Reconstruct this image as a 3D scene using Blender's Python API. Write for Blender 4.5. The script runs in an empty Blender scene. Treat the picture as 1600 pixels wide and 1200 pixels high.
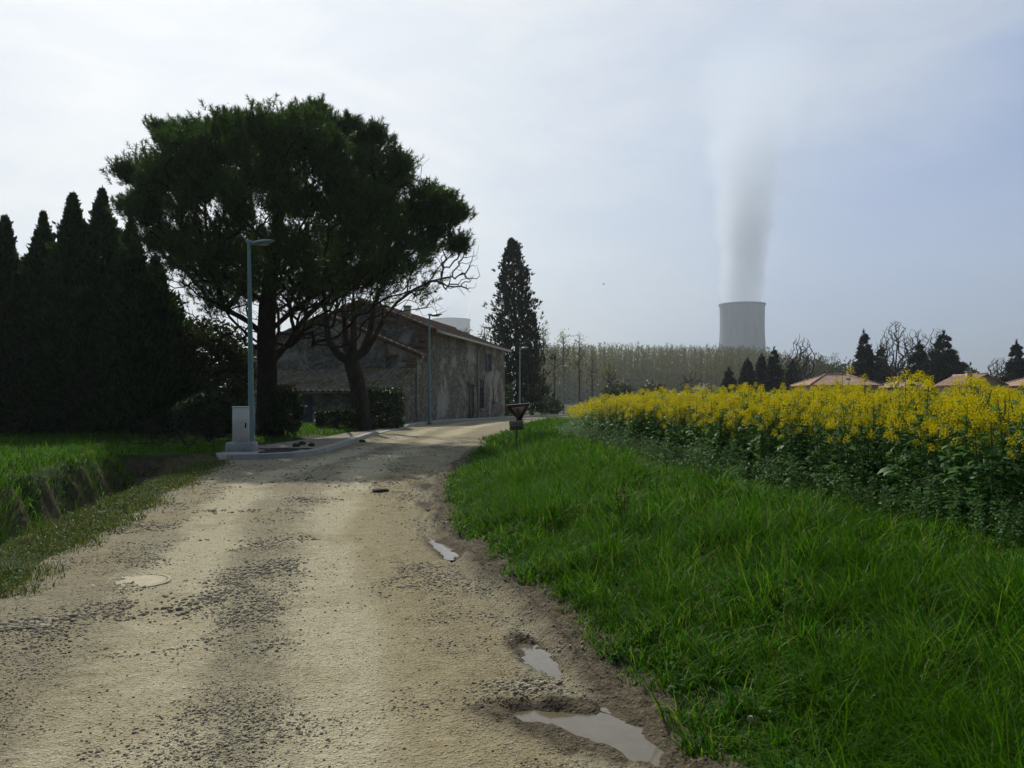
import bpy, math, random
import numpy as np
from mathutils import Vector, Matrix

R = math.radians
random.seed(7)
rng = np.random.default_rng(11)
S = bpy.context.scene
COL = S.collection
FPX, HZ, CAMZ = 1350.0, 625.0, 1.62          # focal length in px of the 1600 px photo, horizon row, eye height


def at(u, v, Y):
    return ((u - 800.0) / FPX * Y, Y, CAMZ + (HZ - v) / FPX * Y)


# ------------------------------------------------------------------ materials
class NT:
    def __init__(s, nt):
        s.nt = nt

    def n(s, kind, **kw):
        nd = s.nt.nodes.new(kind)
        for k, v in kw.items():
            if k.startswith('i_'):
                key = k[2:].replace('_', ' ')
                nd.inputs[int(key) if key.isdigit() else key].default_value = v
            else:
                setattr(nd, k, v)
        return nd

    def l(s, a, b):
        s.nt.links.new(a, b)

    def noise(s, vec, scale, detail=4, rough=.6, dist=0.0):
        nd = s.n('ShaderNodeTexNoise', i_Scale=scale, i_Detail=detail, i_Roughness=rough, i_Distortion=dist)
        if vec is not None:
            s.l(vec, nd.inputs['Vector'])
        return nd.outputs['Fac']

    def voro(s, vec, scale, feature='F1', out='Distance', rnd=1.0):
        nd = s.n('ShaderNodeTexVoronoi', feature=feature, i_Scale=scale, i_Randomness=rnd)
        if vec is not None:
            s.l(vec, nd.inputs['Vector'])
        return nd.outputs[out]

    def ramp(s, fac, stops, interp='LINEAR'):
        nd = s.n('ShaderNodeValToRGB')
        cr = nd.color_ramp
        cr.interpolation = interp
        while len(cr.elements) < len(stops):
            cr.elements.new(.5)
        for e, (p, c) in zip(cr.elements, stops):
            e.position = p
            e.color = c if len(c) == 4 else (*c, 1)
        s.l(fac, nd.inputs['Fac'])
        return nd.outputs['Color']

    def step(s, fac, a, b):
        nd = s.n('ShaderNodeMapRange', clamp=True)
        nd.inputs['From Min'].default_value = a
        nd.inputs['From Max'].default_value = b
        s.l(fac, nd.inputs['Value'])
        return nd.outputs['Result']

    def math(s, op, a, b=None):
        nd = s.n('ShaderNodeMath', operation=op)
        for i, x in enumerate((a, b)):
            if x is None:
                continue
            if isinstance(x, (int, float)):
                nd.inputs[i].default_value = x
            else:
                s.l(x, nd.inputs[i])
        return nd.outputs[0]

    def mix(s, fac, a, b, mode='MIX'):
        nd = s.n('ShaderNodeMix', data_type='RGBA', blend_type=mode)
        for sock, x in ((nd.inputs[0], fac), (nd.inputs[6], a), (nd.inputs[7], b)):
            if isinstance(x, (int, float)):
                sock.default_value = x
            elif isinstance(x, tuple):
                sock.default_value = (*x, 1) if len(x) == 3 else x
            else:
                s.l(x, sock)
        return nd.outputs[2]

    def bump(s, h, strength, dist, prev=None):
        nd = s.n('ShaderNodeBump', i_Strength=strength, i_Distance=dist)
        s.l(h, nd.inputs['Height'])
        if prev is not None:
            s.l(prev, nd.inputs['Normal'])
        return nd.outputs['Normal']


def new_mat(name):
    m = bpy.data.materials.new(name)
    m.use_nodes = True
    nt = m.node_tree
    nt.nodes.clear()
    t = NT(nt)
    out = t.n('ShaderNodeOutputMaterial')
    return m, t, out


def principled(t, out, color, rough=.8, normal=None, spec=.3, metal=0.0):
    p = t.n('ShaderNodeBsdfPrincipled')
    if isinstance(color, tuple):
        p.inputs['Base Color'].default_value = (*color, 1)
    else:
        t.l(color, p.inputs['Base Color'])
    if isinstance(rough, (int, float)):
        p.inputs['Roughness'].default_value = rough
    else:
        t.l(rough, p.inputs['Roughness'])
    p.inputs['Specular IOR Level'].default_value = spec
    p.inputs['Metallic'].default_value = metal
    if normal is not None:
        t.l(normal, p.inputs['Normal'])
    t.l(p.outputs[0], out.inputs['Surface'])
    return p


def pos(t):
    return t.n('ShaderNodeNewGeometry').outputs['Position']


def objc(t):
    return t.n('ShaderNodeTexCoord').outputs['Object']


def island(t):
    return t.n('ShaderNodeNewGeometry').outputs['Random Per Island']


def leaf_mat(name, cols, transl=.35, rough=.5, spec=.3, patch=None, patch_scale=.6):
    """foliage: colour varies from leaf to leaf and gently in patches; some light passes through"""
    m, t, out = new_mat(name)
    k = len(cols)
    c = t.ramp(island(t), [(i / max(1, k - 1), cc) for i, cc in enumerate(cols)])
    nz = t.noise(pos(t), patch_scale, 3)
    if patch is not None:
        c = t.mix(t.step(nz, .48, .62), c, patch)
    p = principled(t, out, c, rough, None, spec)
    tr = t.n('ShaderNodeBsdfTranslucent')
    tc = t.mix(1.0, c, (1.0, 1.05, .55), 'MULTIPLY')
    t.l(tc, tr.inputs['Color'])
    mx = t.n('ShaderNodeMixShader', i_0=transl)
    t.l(p.outputs[0], mx.inputs[1])
    t.l(tr.outputs[0], mx.inputs[2])
    t.l(mx.outputs[0], out.inputs['Surface'])
    return m


def simple_mat(name, col, rough=.6, var=.25, scale=8, bump=.0, metal=0.0, spec=.4, dirt=None):
    m, t, out = new_mat(name)
    o = objc(t)
    nz = t.noise(o, scale, 5, .65)
    c = t.mix(t.step(nz, .3, .7), tuple(x * (1 - var) for x in col), tuple(min(1, x * (1 + var)) for x in col))
    if dirt:
        c = t.mix(t.math('MULTIPLY', t.step(t.noise(o, scale * .35, 6, .7), .52, .7), .7), c, dirt)
    nrm = t.bump(t.noise(o, scale * 6, 4), bump, .02) if bump else None
    principled(t, out, c, rough, nrm, spec, metal)
    return m


M = {}


def build_materials():
    # ---- road: pale dust in the wheel tracks, grey-brown gravel between, wet mud at the field side
    m, t, out = new_mat('dirt_road')
    p = pos(t)
    tr = t.n('ShaderNodeAttribute', attribute_name='track').outputs['Fac']
    mud = t.n('ShaderNodeAttribute', attribute_name='mud').outputs['Fac']
    n1 = t.noise(p, .9, 6, .62)
    n2 = t.noise(p, 7, 6, .7)
    n3 = t.noise(p, 55, 4, .7)
    v1 = t.voro(p, 38)
    v1c = t.voro(p, 38, out='Color')
    v2 = t.voro(p, 95)
    v2c = t.voro(p, 95, out='Color')
    gravel = t.mix(t.step(n2, .3, .7), (.24, .215, .14), (.36, .33, .225))
    sepg = t.n('ShaderNodeSeparateColor')
    t.l(v1c, sepg.inputs[0])
    gravel = t.mix(t.math('MULTIPLY', t.step(v1, .45, .1), .75), gravel,
                   t.ramp(sepg.outputs[0], [(0, (.07, .065, .05)), (.45, (.22, .2, .15)), (.8, (.3, .275, .21)), (1, (.42, .39, .31))]))
    dust = t.mix(t.step(n2, .3, .72), (.44, .40, .26), (.57, .525, .37))
    sep2 = t.n('ShaderNodeSeparateColor')
    t.l(v2c, sep2.inputs[0])
    dust = t.mix(t.math('MULTIPLY', t.step(sep2.outputs[0], .8, .95), t.step(v2, .42, .2)), dust, (.12, .105, .075))
    dust = t.mix(t.math('MULTIPLY', t.step(n3, .5, .75), .35), dust, (.2, .17, .11))
    a = t.math('ADD', t.math('MULTIPLY', tr, .9), t.math('SUBTRACT', t.math('MULTIPLY', n1, 1.3), .62))
    a = t.math('ADD', a, t.math('MULTIPLY', t.math('SUBTRACT', n2, .5), .5))
    base = t.mix(t.step(a, .12, .62), gravel, dust)
    brown = t.mix(t.step(n2, .3, .7), (.25, .205, .115), (.37, .315, .185))
    brn = t.n('ShaderNodeAttribute', attribute_name='brown').outputs['Fac']
    base = t.mix(t.math('MULTIPLY', t.step(t.noise(p, .55, 4), .5, .62), .5), base, brown)
    base = t.mix(t.math('MULTIPLY', t.step(t.math('ADD', brn, t.math('MULTIPLY', t.math('SUBTRACT', n2, .5), .7)), .3, .75), .8), base, brown)
    mudc = t.mix(t.step(n2, .3, .7), (.042, .034, .02), (.145, .115, .072))
    mm = t.step(t.math('ADD', mud, t.math('MULTIPLY', t.math('SUBTRACT', n2, .5), .9)), .32, .7)
    base = t.mix(mm, base, mudc)
    h = t.math('ADD', t.math('MULTIPLY', n2, .8), t.math('ADD', t.math('MULTIPLY', n3, .35), t.math('MULTIPLY', t.step(v1, .5, .05), .3)))
    nr = t.bump(h, 1.0, .045)
    nr = t.bump(t.step(v2, .5, .05), .5, .010, nr)
    ro = t.math('SUBTRACT', .95, t.math('MULTIPLY', mm, .1))
    n5 = t.noise(p, 22, 5, .75)
    base = t.mix(t.math('MULTIPLY', t.step(n5, .5, .7), t.math('SUBTRACT', .42, t.math('MULTIPLY', tr, .3))), base, (.15, .135, .09))
    base = t.mix(t.math('MULTIPLY', t.step(t.noise(p, 26, 5, .75), .52, .7), .35), base, (.42, .385, .27))
    principled(t, out, base, ro, nr, .15)
    M['road'] = m

    # ---- ground: soil under grass
    m, t, out = new_mat('soil_and_turf')
    p = pos(t)
    n1 = t.noise(p, .5, 5, .6)
    n2 = t.noise(p, 9, 6, .7)
    soil = t.mix(t.step(n2, .3, .7), (.05, .038, .022), (.14, .11, .07))
    soil_f = t.n('ShaderNodeAttribute', attribute_name='soil').outputs['Fac']
    turf = t.mix(t.step(n2, .3, .7), (.014, .03, .006), (.035, .065, .012))
    turf = t.mix(t.step(n1, .42, .62), turf, (.035, .05, .012))
    c = t.mix(t.step(t.math('ADD', soil_f, t.math('MULTIPLY', t.math('SUBTRACT', n2, .5), .7)), .3, .6), turf, soil)
    principled(t, out, c, .95, t.bump(n2, .8, .05), .15)
    M['ground'] = m

    # ---- concrete
    m, t, out = new_mat('concrete')
    p = pos(t)
    n1 = t.noise(p, 2.2, 6, .65)
    n2 = t.noise(p, 40, 4, .7)
    c = t.mix(t.step(n1, .3, .7), (.27, .265, .235), (.43, .42, .38))
    c = t.mix(t.math('MULTIPLY', t.step(n2, .55, .75), .4), c, (.16, .15, .13))
    principled(t, out, c, .85, t.bump(n2, .4, .01), .3)
    M['concrete'] = m
    m, t, out = new_mat('gravel_pavement')
    n1 = t.noise(p2 := pos(t), 1.3, 6, .65)
    v = t.voro(p2, 30)
    c = t.mix(t.step(n1, .35, .65), (.17, .15, .11), (.34, .31, .25))
    c = t.mix(t.math('MULTIPLY', t.step(v, .5, .2), .4), c, (.1, .09, .07))
    principled(t, out, c, .9, t.bump(v, .5, .02), .2)
    M['pavement'] = m

    # ---- rubble stone wall with worn render
    m, t, out = new_mat('rubble_stone')
    o = objc(t)
    mp = t.n('ShaderNodeMapping')
    mp.inputs['Scale'].default_value = (1, 1, 1.35)
    t.l(o, mp.inputs['Vector'])
    v = t.voro(mp.outputs[0], 5)
    vc = t.voro(mp.outputs[0], 5, out='Color')
    ve = t.voro(mp.outputs[0], 5, feature='DISTANCE_TO_EDGE')
    s = t.n('ShaderNodeSeparateColor')
    t.l(vc, s.inputs[0])
    stone = t.ramp(s.outputs[0], [(0, (.085, .077, .06)), (.4, (.19, .175, .14)), (.75, (.33, .305, .25)), (1, (.5, .47, .39))])
    n2 = t.noise(o, 12, 5, .7)
    stone = t.mix(.35, stone, t.mix(n2, (.06, .055, .045), (.36, .32, .25)))
    mortar = t.mix(n2, (.16, .145, .11), (.31, .28, .22))
    c = t.mix(t.step(ve, .035, .075), mortar, stone)
    n1 = t.noise(o, .42, 6, .62, .4)
    render = t.mix(t.step(t.noise(o, 2.5, 6, .7), .3, .7), (.32, .305, .255), (.50, .475, .405))
    pm = t.step(n1, .50, .57)
    c = t.mix(pm, c, render)
    stain = t.step(t.noise(o, .9, 5, .7), .52, .72)
    c = t.mix(t.math('MULTIPLY', stain, .6), c, (.07, .062, .045))
    hh = t.math('MULTIPLY', t.step(ve, .0, .12), t.math('SUBTRACT', 1.0, pm))
    principled(t, out, c, .95, t.bump(t.math('ADD', hh, t.math('MULTIPLY', n2, .4)), .7, .06), .15)
    M['stone'] = m

    # ---- brick
    m, t, out = new_mat('old_brick')
    o = objc(t)
    mp = t.n('ShaderNodeMapping')
    mp.inputs['Rotation'].default_value = (R(90), 0, 0)
    t.l(o, mp.inputs['Vector'])
    b = t.n('ShaderNodeTexBrick', i_Scale=1.0)
    b.inputs['Color1'].default_value = (.24, .085, .045, 1)
    b.inputs['Color2'].default_value = (.15, .06, .04, 1)
    b.inputs['Mortar'].default_value = (.3, .26, .2, 1)
    b.inputs['Brick Width'].default_value = .3
    b.inputs['Row Height'].default_value = .09
    b.inputs['Mortar Size'].default_value = .014
    t.l(mp.outputs[0], b.inputs['Vector'])
    c = t.mix(.4, b.outputs['Color'], t.mix(t.noise(o, 6, 5), (.07, .05, .035), (.28, .17, .11)))
    principled(t, out, c, .9, t.bump(b.outputs['Fac'], -.3, .01), .2)
    M['brick'] = m

    # ---- canal tiles
    def tile(name, cols, moss):
        m, t, out = new_mat(name)
        o = objc(t)
        c = t.ramp(t.voro(o, 3.2, out='Color'), [(i / (len(cols) - 1), x) for i, x in enumerate(cols)])
        c = t.mix(.45, c, t.mix(t.step(t.noise(o, 5, 6, .7), .3, .7), cols[0], cols[-1]))
        if moss:
            c = t.mix(t.step(t.noise(o, 1.1, 6, .7), .50, .60), c, moss)
        c = t.mix(t.math('MULTIPLY', t.step(t.noise(o, 2.1, 5), .5, .7), .5), c, (.05, .045, .035))
        principled(t, out, c, .9, t.bump(t.noise(o, 25, 4), .3, .02), .2)
        return m
    M['tile_old'] = tile('old_canal_tiles', [(.10, .075, .055), (.19, .12, .08), (.28, .2, .145)], None)
    M['tile_moss'] = tile('mossy_canal_tiles', [(.12, .10, .07), (.22, .18, .13), (.42, .38, .29)], (.15, .14, .03))
    M['tile_new'] = tile('pink_roof_tiles', [(.33, .21, .155), (.44, .28, .21), (.54, .37, .29)], None)

    M['cream'] = simple_mat('cream_render', (.5, .43, .31), .9, .1, 2)
    M['wood_dark'] = simple_mat('dark_wood', (.06, .045, .03), .8, .3, 6)
    M['wood_grey'] = simple_mat('weathered_wood', (.13, .11, .08), .85, .3, 9)
    M['shutter'] = simple_mat('blue_grey_paint', (.075, .09, .14), .6, .2, 12)
    M['zinc'] = simple_mat('zinc', (.42, .42, .38), .5, .15, 5, metal=.3)
    M['glass'] = simple_mat('window_glass', (.02, .024, .028), .08, .1, 3, spec=.6)
    M['lamp_paint'] = simple_mat('grey_green_paint', (.20, .31, .29), .42, .12, 4, spec=.5)
    M['lens'] = simple_mat('lamp_lens', (.45, .48, .46), .2, .1, 3)
    M['cabinet'] = simple_mat('cream_plastic', (.74, .715, .60), .55, .06, 3, dirt=(.42, .39, .29))
    M['black'] = simple_mat('black_plastic', (.02, .02, .02), .5)
    M['sign_red'] = simple_mat('sign_red', (.11, .018, .012), .6, .2, 6, dirt=(.06, .025, .013))
    M['sign_white'] = simple_mat('sign_cream', (.30, .28, .16), .6, .15, 6, dirt=(.18, .16, .085))
    M['sign_post'] = simple_mat('rusty_post', (.07, .055, .045), .75, .3, 8, .2)
    M['sign_back'] = simple_mat('galvanised_steel', (.45, .45, .44), .45, .12, 6, metal=.5)
    M['ink'] = simple_mat('black_lettering', (.015, .015, .013), .6)
    M['rock'] = simple_mat('dark_clod', (.055, .045, .035), .95, .4, 20, .5)
    M['cover'] = simple_mat('sandy_cast_iron', (.40, .355, .24), .85, .2, 7, .3)
    M['iron'] = simple_mat('rusty_cast_iron', (.06, .055, .05), .75, .3, 12, .3)
    M['bird'] = simple_mat('dark_feathers', (.04, .04, .045), .8)
    # stones lying on the road
    m, t, out = new_mat('road_stone')
    c = t.ramp(island(t), [(0, (.16, .145, .10)), (.3, (.27, .24, .165)), (.65, (.38, .345, .24)), (.93, (.42, .38, .28)), (1, (.58, .54, .42))])
    principled(t, out, c, .85, None, .3)
    M['pebble'] = m
    # bark
    def bark(name, a, b, sc=7):
        m, t, out = new_mat(name)
        o = objc(t)
        mp = t.n('ShaderNodeMapping')
        mp.inputs['Scale'].default_value = (1, 1, .25)
        t.l(o, mp.inputs['Vector'])
        n = t.noise(mp.outputs[0], sc, 6, .7)
        principled(t, out, t.mix(t.step(n, .3, .7), a, b), .95, t.bump(n, .8, .05), .15)
        return m
    M['bark_pine'] = bark('pine_bark', (.018, .013, .010), (.055, .037, .026))
    M['bark_grey'] = bark('grey_bark', (.025, .021, .017), (.085, .073, .056))
    M['bark_pale'] = bark('pale_twigs', (.11, .095, .07), (.2, .175, .13))
    M['bark_olive'] = bark('olive_stems', (.085, .075, .036), (.13, .115, .055))
    # foliage
    M['pine'] = leaf_mat('pine_needles', [(.028, .068, .013), (.05, .108, .02), (.085, .15, .03)], .36, .55, .25)
    M['leyland'] = leaf_mat('leyland_sprays', [(.018, .048, .012), (.034, .08, .018), (.058, .12, .026)], .3, .6, .2)
    M['cypress'] = leaf_mat('cypress_sprays', [(.012, .026, .01), (.02, .042, .014), (.032, .058, .02)], .22, .6, .2)
    M['spruce'] = leaf_mat('spruce_sprays', [(.013, .024, .015), (.022, .037, .022), (.032, .05, .03)], .15, .65, .2)
    M['hedge'] = leaf_mat('hedge_leaves', [(.016, .032, .009), (.028, .054, .014), (.045, .078, .02)], .25, .5, .35)
    M['bush'] = leaf_mat('bush_leaves', [(.022, .036, .009), (.038, .06, .014), (.06, .085, .022)], .3, .5, .3)
    M['red_leaf'] = leaf_mat('red_young_leaves', [(.16, .03, .018), (.26, .05, .03), (.3, .1, .06)], .3, .4, .4)
    M['white_blossom'] = leaf_mat('white_blossom', [(.5, .5, .46), (.66, .66, .62)], .25, .7, .1)
    M['poplar_leaf'] = leaf_mat('young_poplar_leaves', [(.12, .115, .04), (.19, .18, .06), (.26, .24, .09)], .35, .5, .3)
    M['wood_twig'] = leaf_mat('budding_twigs', [(.12, .108, .042), (.175, .16, .055), (.23, .215, .075)], .3, .8, .1, patch=(.14, .15, .05), patch_scale=.035)
    M['wood_green'] = leaf_mat('wood_foliage', [(.05, .06, .03), (.085, .095, .045), (.12, .13, .06)], .2, .8, .1)
    M['grass'] = leaf_mat('meadow_grass', [(.009, .050, .001), (.018, .092, .002), (.031, .135, .003), (.052, .18, .006), (.09, .22, .012), (.15, .25, .03), (.20, .24, .06)], .5, .45, .1, patch=(.05, .135, .003), patch_scale=.9)
    M['weed_leaf'] = leaf_mat('weed_leaves', [(.02, .07, .006), (.04, .12, .012), (.07, .16, .025)], .35, .6, .08)
    M['grass_dry'] = leaf_mat('verge_grass', [(.04, .075, .008), (.07, .115, .012), (.105, .14, .02), (.17, .155, .05)], .38, .5, .2)
    M['weed'] = leaf_mat('dry_stalks', [(.06, .035, .018), (.10, .06, .028)], .1, .8, .1)
    M['rape_leaf'] = leaf_mat('rapeseed_leaves', [(.04, .12, .024), (.07, .18, .04), (.11, .23, .075), (.16, .27, .12)], .4, .5, .14)
    M['rape_stem'] = leaf_mat('rapeseed_stems', [(.075, .16, .03), (.12, .2, .05)], .3, .5, .3)
    M['rape_flower'] = leaf_mat('rapeseed_petals', [(.66, .47, .004), (.76, .59, .007), (.78, .67, .016), (.5, .54, .02)], .45, .6, .1)
    # water
    m, t, out = new_mat('muddy_water')
    p = pos(t)
    n = t.noise(p, 9, 3)
    principled(t, out, t.mix(n, (.09, .075, .045), (.17, .145, .095)), .10, t.bump(t.noise(p, 14, 3), .12, .01), .35)
    M['water'] = m
    # tower shell
    m, t, out = new_mat('tower_concrete')
    o = objc(t)
    mp = t.n('ShaderNodeMapping')
    mp.inputs['Scale'].default_value = (.06, .06, .012)
    t.l(o, mp.inputs['Vector'])
    n = t.noise(mp.outputs[0], 2, 5, .6)
    principled(t, out, t.mix(t.step(n, .3, .7), (.20, .225, .245), (.27, .295, .31)), .9, None, .2)
    M['tower'] = m


build_materials()

# ------------------------------------------------------------------ object helpers


def mesh_obj(name, V, faces, mats, parent=None, smooth=False, midx=None, attrs=None, loc=None):
    me = bpy.data.meshes.new(name)
    V = np.asarray(V, dtype=np.float32).reshape(-1, 3)
    if isinstance(faces, np.ndarray):
        faces = [faces]
    faces = [np.asarray(f, dtype=np.int32) for f in faces if len(f)]
    me.vertices.add(len(V))
    me.vertices.foreach_set('co', V.ravel())
    loops = np.concatenate([f.ravel() for f in faces])
    counts = np.concatenate([np.full(len(f), f.shape[1], dtype=np.int32) for f in faces])
    starts = np.concatenate([[0], np.cumsum(counts)[:-1]]).astype(np.int32)
    me.loops.add(len(loops))
    me.loops.foreach_set('vertex_index', loops)
    me.polygons.add(len(counts))
    me.polygons.foreach_set('loop_start', starts)
    me.polygons.foreach_set('loop_total', counts)
    if midx is not None:
        me.polygons.foreach_set('material_index', np.asarray(midx, dtype=np.int32))
    if smooth:
        me.polygons.foreach_set('use_smooth', np.ones(len(counts), dtype=bool))
    for mt in (mats if isinstance(mats, (list, tuple)) else [mats]):
        me.materials.append(mt)
    if attrs:
        for k, a in attrs.items():
            me.attributes.new(k, 'FLOAT', 'POINT').data.foreach_set('value', np.asarray(a, dtype=np.float32))
    me.update()
    me.validate()
    o = bpy.data.objects.new(name, me)
    COL.objects.link(o)
    if parent is not None:
        o.parent = parent
    if loc is not None:
        o.location = loc
    return o


def empty(name, loc=(0, 0, 0), rz=0.0):
    o = bpy.data.objects.new(name, None)
    o.empty_display_size = .2
    COL.objects.link(o)
    o.location = loc
    o.rotation_euler = (0, 0, rz)
    return o


def tag(o, label=None, cat=None, group=None, kind=None):
    if label:
        o['label'] = label
    if cat:
        o['category'] = cat
    if group:
        o['group'] = group
    if kind:
        o['kind'] = kind
    return o


def dup(root, loc=None, rz=None, scale=None):
    c = root.copy()
    COL.objects.link(c)
    if loc is not None:
        c.location = loc
    if rz is not None:
        c.rotation_euler = (c.rotation_euler[0], c.rotation_euler[1], rz)
    if scale is not None:
        c.scale = scale if isinstance(scale, tuple) else (scale,) * 3
    for ch in list(root.children):
        d = ch.copy()
        COL.objects.link(d)
        d.parent = c
        for g in list(ch.children):
            e = g.copy()
            COL.objects.link(e)
            e.parent = d
    return c


class MB:
    """collects boxes, tubes, lathes, quads into one mesh"""

    def __init__(s):
        s.V, s.F = [], {}
        s.n = 0

    def add(s, V, F):
        V = np.asarray(V, float).reshape(-1, 3)
        F = np.asarray(F, int)
        s.V.append(V)
        s.F.setdefault(F.shape[1], []).append(F + s.n)
        s.n += len(V)
        return s

    def box(s, lo, hi, mtx=None):
        x0, y0, z0 = lo
        x1, y1, z1 = hi
        V = np.array([(x0, y0, z0), (x1, y0, z0), (x1, y1, z0), (x0, y1, z0), (x0, y0, z1), (x1, y0, z1), (x1, y1, z1), (x0, y1, z1)], float)
        F = [(0, 3, 2, 1), (4, 5, 6, 7), (0, 1, 5, 4), (1, 2, 6, 5), (2, 3, 7, 6), (3, 0, 4, 7)]
        if mtx is not None:
            V = V @ np.array(mtx)[:3, :3].T + np.array(mtx)[:3, 3]
        return s.add(V, F)

    def chamfer_box(s, lo, hi, c=.01):
        lo, hi = np.array(lo, float), np.array(hi, float)
        # stacked outline loops with clipped corners
        def loop(i, z):
            x0, y0 = lo[:2] + i
            x1, y1 = hi[:2] - i
            return [(x0 + c, y0, z), (x1 - c, y0, z), (x1, y0 + c, z), (x1, y1 - c, z), (x1 - c, y1, z), (x0 + c, y1, z), (x0, y1 - c, z), (x0, y0 + c, z)]
        L = loop(c, lo[2]) + loop(0, lo[2] + c) + loop(0, hi[2] - c) + loop(c, hi[2])
        F = []
        for k in range(3):
            for j in range(8):
                F.append((k * 8 + j, k * 8 + (j + 1) % 8, (k + 1) * 8 + (j + 1) % 8, (k + 1) * 8 + j))
        s.add(L, F)
        s.F.setdefault(8, []).append(np.array([[24 + j for j in range(8)], [7 - j for j in range(8)]]) + s.n - 32)
        return s

    def tube(s, pts, radii, k=8, cap=True):
        P = np.asarray(pts, float)
        n = len(P)
        radii = np.full(n, radii) if np.isscalar(radii) else np.asarray(radii, float)
        T = np.gradient(P, axis=0)
        T /= np.linalg.norm(T, axis=1)[:, None] + 1e-9
        ref = np.array([0, 0, 1.0]) if abs(T[0, 2]) < .9 else np.array([1.0, 0, 0])
        V = []
        A = np.cross(T, ref)
        A /= np.linalg.norm(A, axis=1)[:, None] + 1e-9
        B = np.cross(T, A)
        a = np.linspace(0, 2 * np.pi, k, endpoint=False)
        V = (P[:, None, :] + radii[:, None, None] * (np.cos(a)[None, :, None] * A[:, None, :] + np.sin(a)[None, :, None] * B[:, None, :])).reshape(-1, 3)
        F = []
        for i in range(n - 1):
            for j in range(k):
                F.append((i * k + j, i * k + (j + 1) % k, (i + 1) * k + (j + 1) % k, (i + 1) * k + j))
        s.add(V, F)
        if cap:
            s.F.setdefault(k, []).append(np.array([[j for j in range(k)][::-1], [(n - 1) * k + j for j in range(k)]]) + s.n - n * k)
        return s

    def lathe(s, prof, k=24, center=(0, 0, 0), sx=1.0, sy=1.0):
        prof = np.asarray(prof, float)
        a = np.linspace(0, 2 * np.pi, k, endpoint=False)
        V = np.stack([np.outer(prof[:, 0], np.cos(a)) * sx, np.outer(prof[:, 0], np.sin(a)) * sy, np.repeat(prof[:, 1:2], k, 1)], -1).reshape(-1, 3) + np.array(center)
        F = []
        for i in range(len(prof) - 1):
            for j in range(k):
                F.append((i * k + j, i * k + (j + 1) % k, (i + 1) * k + (j + 1) % k, (i + 1) * k + j))
        return s.add(V, F)

    def prism(s, poly, p0, ex, ey, ez):
        """polygon (x,y) extruded: point = p0 + x*ex + y*ey, thickness vector ez"""
        p0, ex, ey, ez = (np.asarray(q, float) for q in (p0, ex, ey, ez))
        P = np.array([p0 + x * ex + y * ey for x, y in poly])
        n = len(P)
        s.add(np.vstack([P, P + ez]), [(i, (i + 1) % n, n + (i + 1) % n, n + i) for i in range(n)])
        s.F.setdefault(n, []).append(np.array([list(range(n))[::-1], list(range(n, 2 * n))]) + s.n - 2 * n)
        return s

    def build(s, name, mat, parent=None, smooth=False, loc=None):
        return mesh_obj(name, np.vstack(s.V), [np.vstack(f) for f in s.F.values()], mat, parent, smooth, loc=loc)


# ------------------------------------------------------------------ noise
_tab = np.random.default_rng(3).random((256, 256))


def vnoise(x, y, seed=0):
    x = np.asarray(x, float) + seed * 17.31
    y = np.asarray(y, float) + seed * 9.77
    ix, iy = np.floor(x).astype(int), np.floor(y).astype(int)
    fx, fy = x - ix, y - iy
    fx, fy = fx * fx * (3 - 2 * fx), fy * fy * (3 - 2 * fy)
    g = lambda a, b: _tab[a & 255, b & 255]
    return (g(ix, iy) * (1 - fx) + g(ix + 1, iy) * fx) * (1 - fy) + (g(ix, iy + 1) * (1 - fx) + g(ix + 1, iy + 1) * fx) * fy


def fbm(x, y, octv=4, seed=0, gain=.5):
    a, s, tot = 1.0, 0.0, 0.0
    for i in range(octv):
        s = s + a * (vnoise(x * 2 ** i, y * 2 ** i, seed + i) - .5)
        tot += a
        a *= gain
    return s / tot * 2


def sm(a, b, x):
    t = np.clip((np.asarray(x, float) - a) / (b - a), 0, 1)
    return t * t * (3 - 2 * t)


# ------------------------------------------------------------------ terrain
_L = np.array([(-40, 2.0), (-10, -1.2), (3, -3.25), (5, -3.6), (6.7, -4.0), (8, -4.36), (9.7, -4.75), (12.5, -5.35), (17.5, -6.4), (21.2, -7.1), (22.7, -7.4), (23.1, -6.6),
               (24, -5.8), (25, -5.62), (29, -5.65), (37.5, -5.9), (45, -5.5), (54, -4.35), (68, -1.3), (80, 2.2), (105, 8.2), (140, 19), (190, 42), (260, 80)])
_Rt = np.array([(-40, 5.6), (-10, 2.6), (3, .72), (4.6, .80), (5.8, .45), (8, -.08), (9.7, -.55), (12.5, -.92), (17.5, -1.42), (23, -1.25), (29, -1.15), (33.6, -1.3), (41, -.45), (50, 1.1),
                (62, 3.9), (80, 8.8), (105, 15), (140, 26), (190, 50), (260, 89)])
_P = np.array([(-40, 9), (-10, 6), (3, 4.4), (7, 4.1), (9.2, 3.7), (12, 3.15), (18, 2.6), (25, 2.05), (30, 2.0), (38, 2.4), (48, 3.7), (62, 6.6), (80, 11.5), (105, 18), (140, 29), (190, 53), (260, 92)])
_Z = np.array([(-60, 0), (18, 0), (30, .06), (45, .17), (55, .22), (66, .12), (80, .02), (110, -.3), (160, -.5), (400, -.5)])


def XL(y):
    y = np.asarray(y, float)
    return np.interp(y, _L[:, 0], _L[:, 1]) + .16 * fbm(y * 1.1, y * 0 + 3.3, 3, 5) * (1 - sm(20, 23, y))


def XR(y):
    y = np.asarray(y, float)
    return np.interp(y, _Rt[:, 0], _Rt[:, 1]) + .2 * fbm(y * 1.2, y * 0 + 7.3, 3, 8)


def XP(y):
    return np.interp(np.asarray(y, float), _P[:, 0], _P[:, 1])


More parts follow.
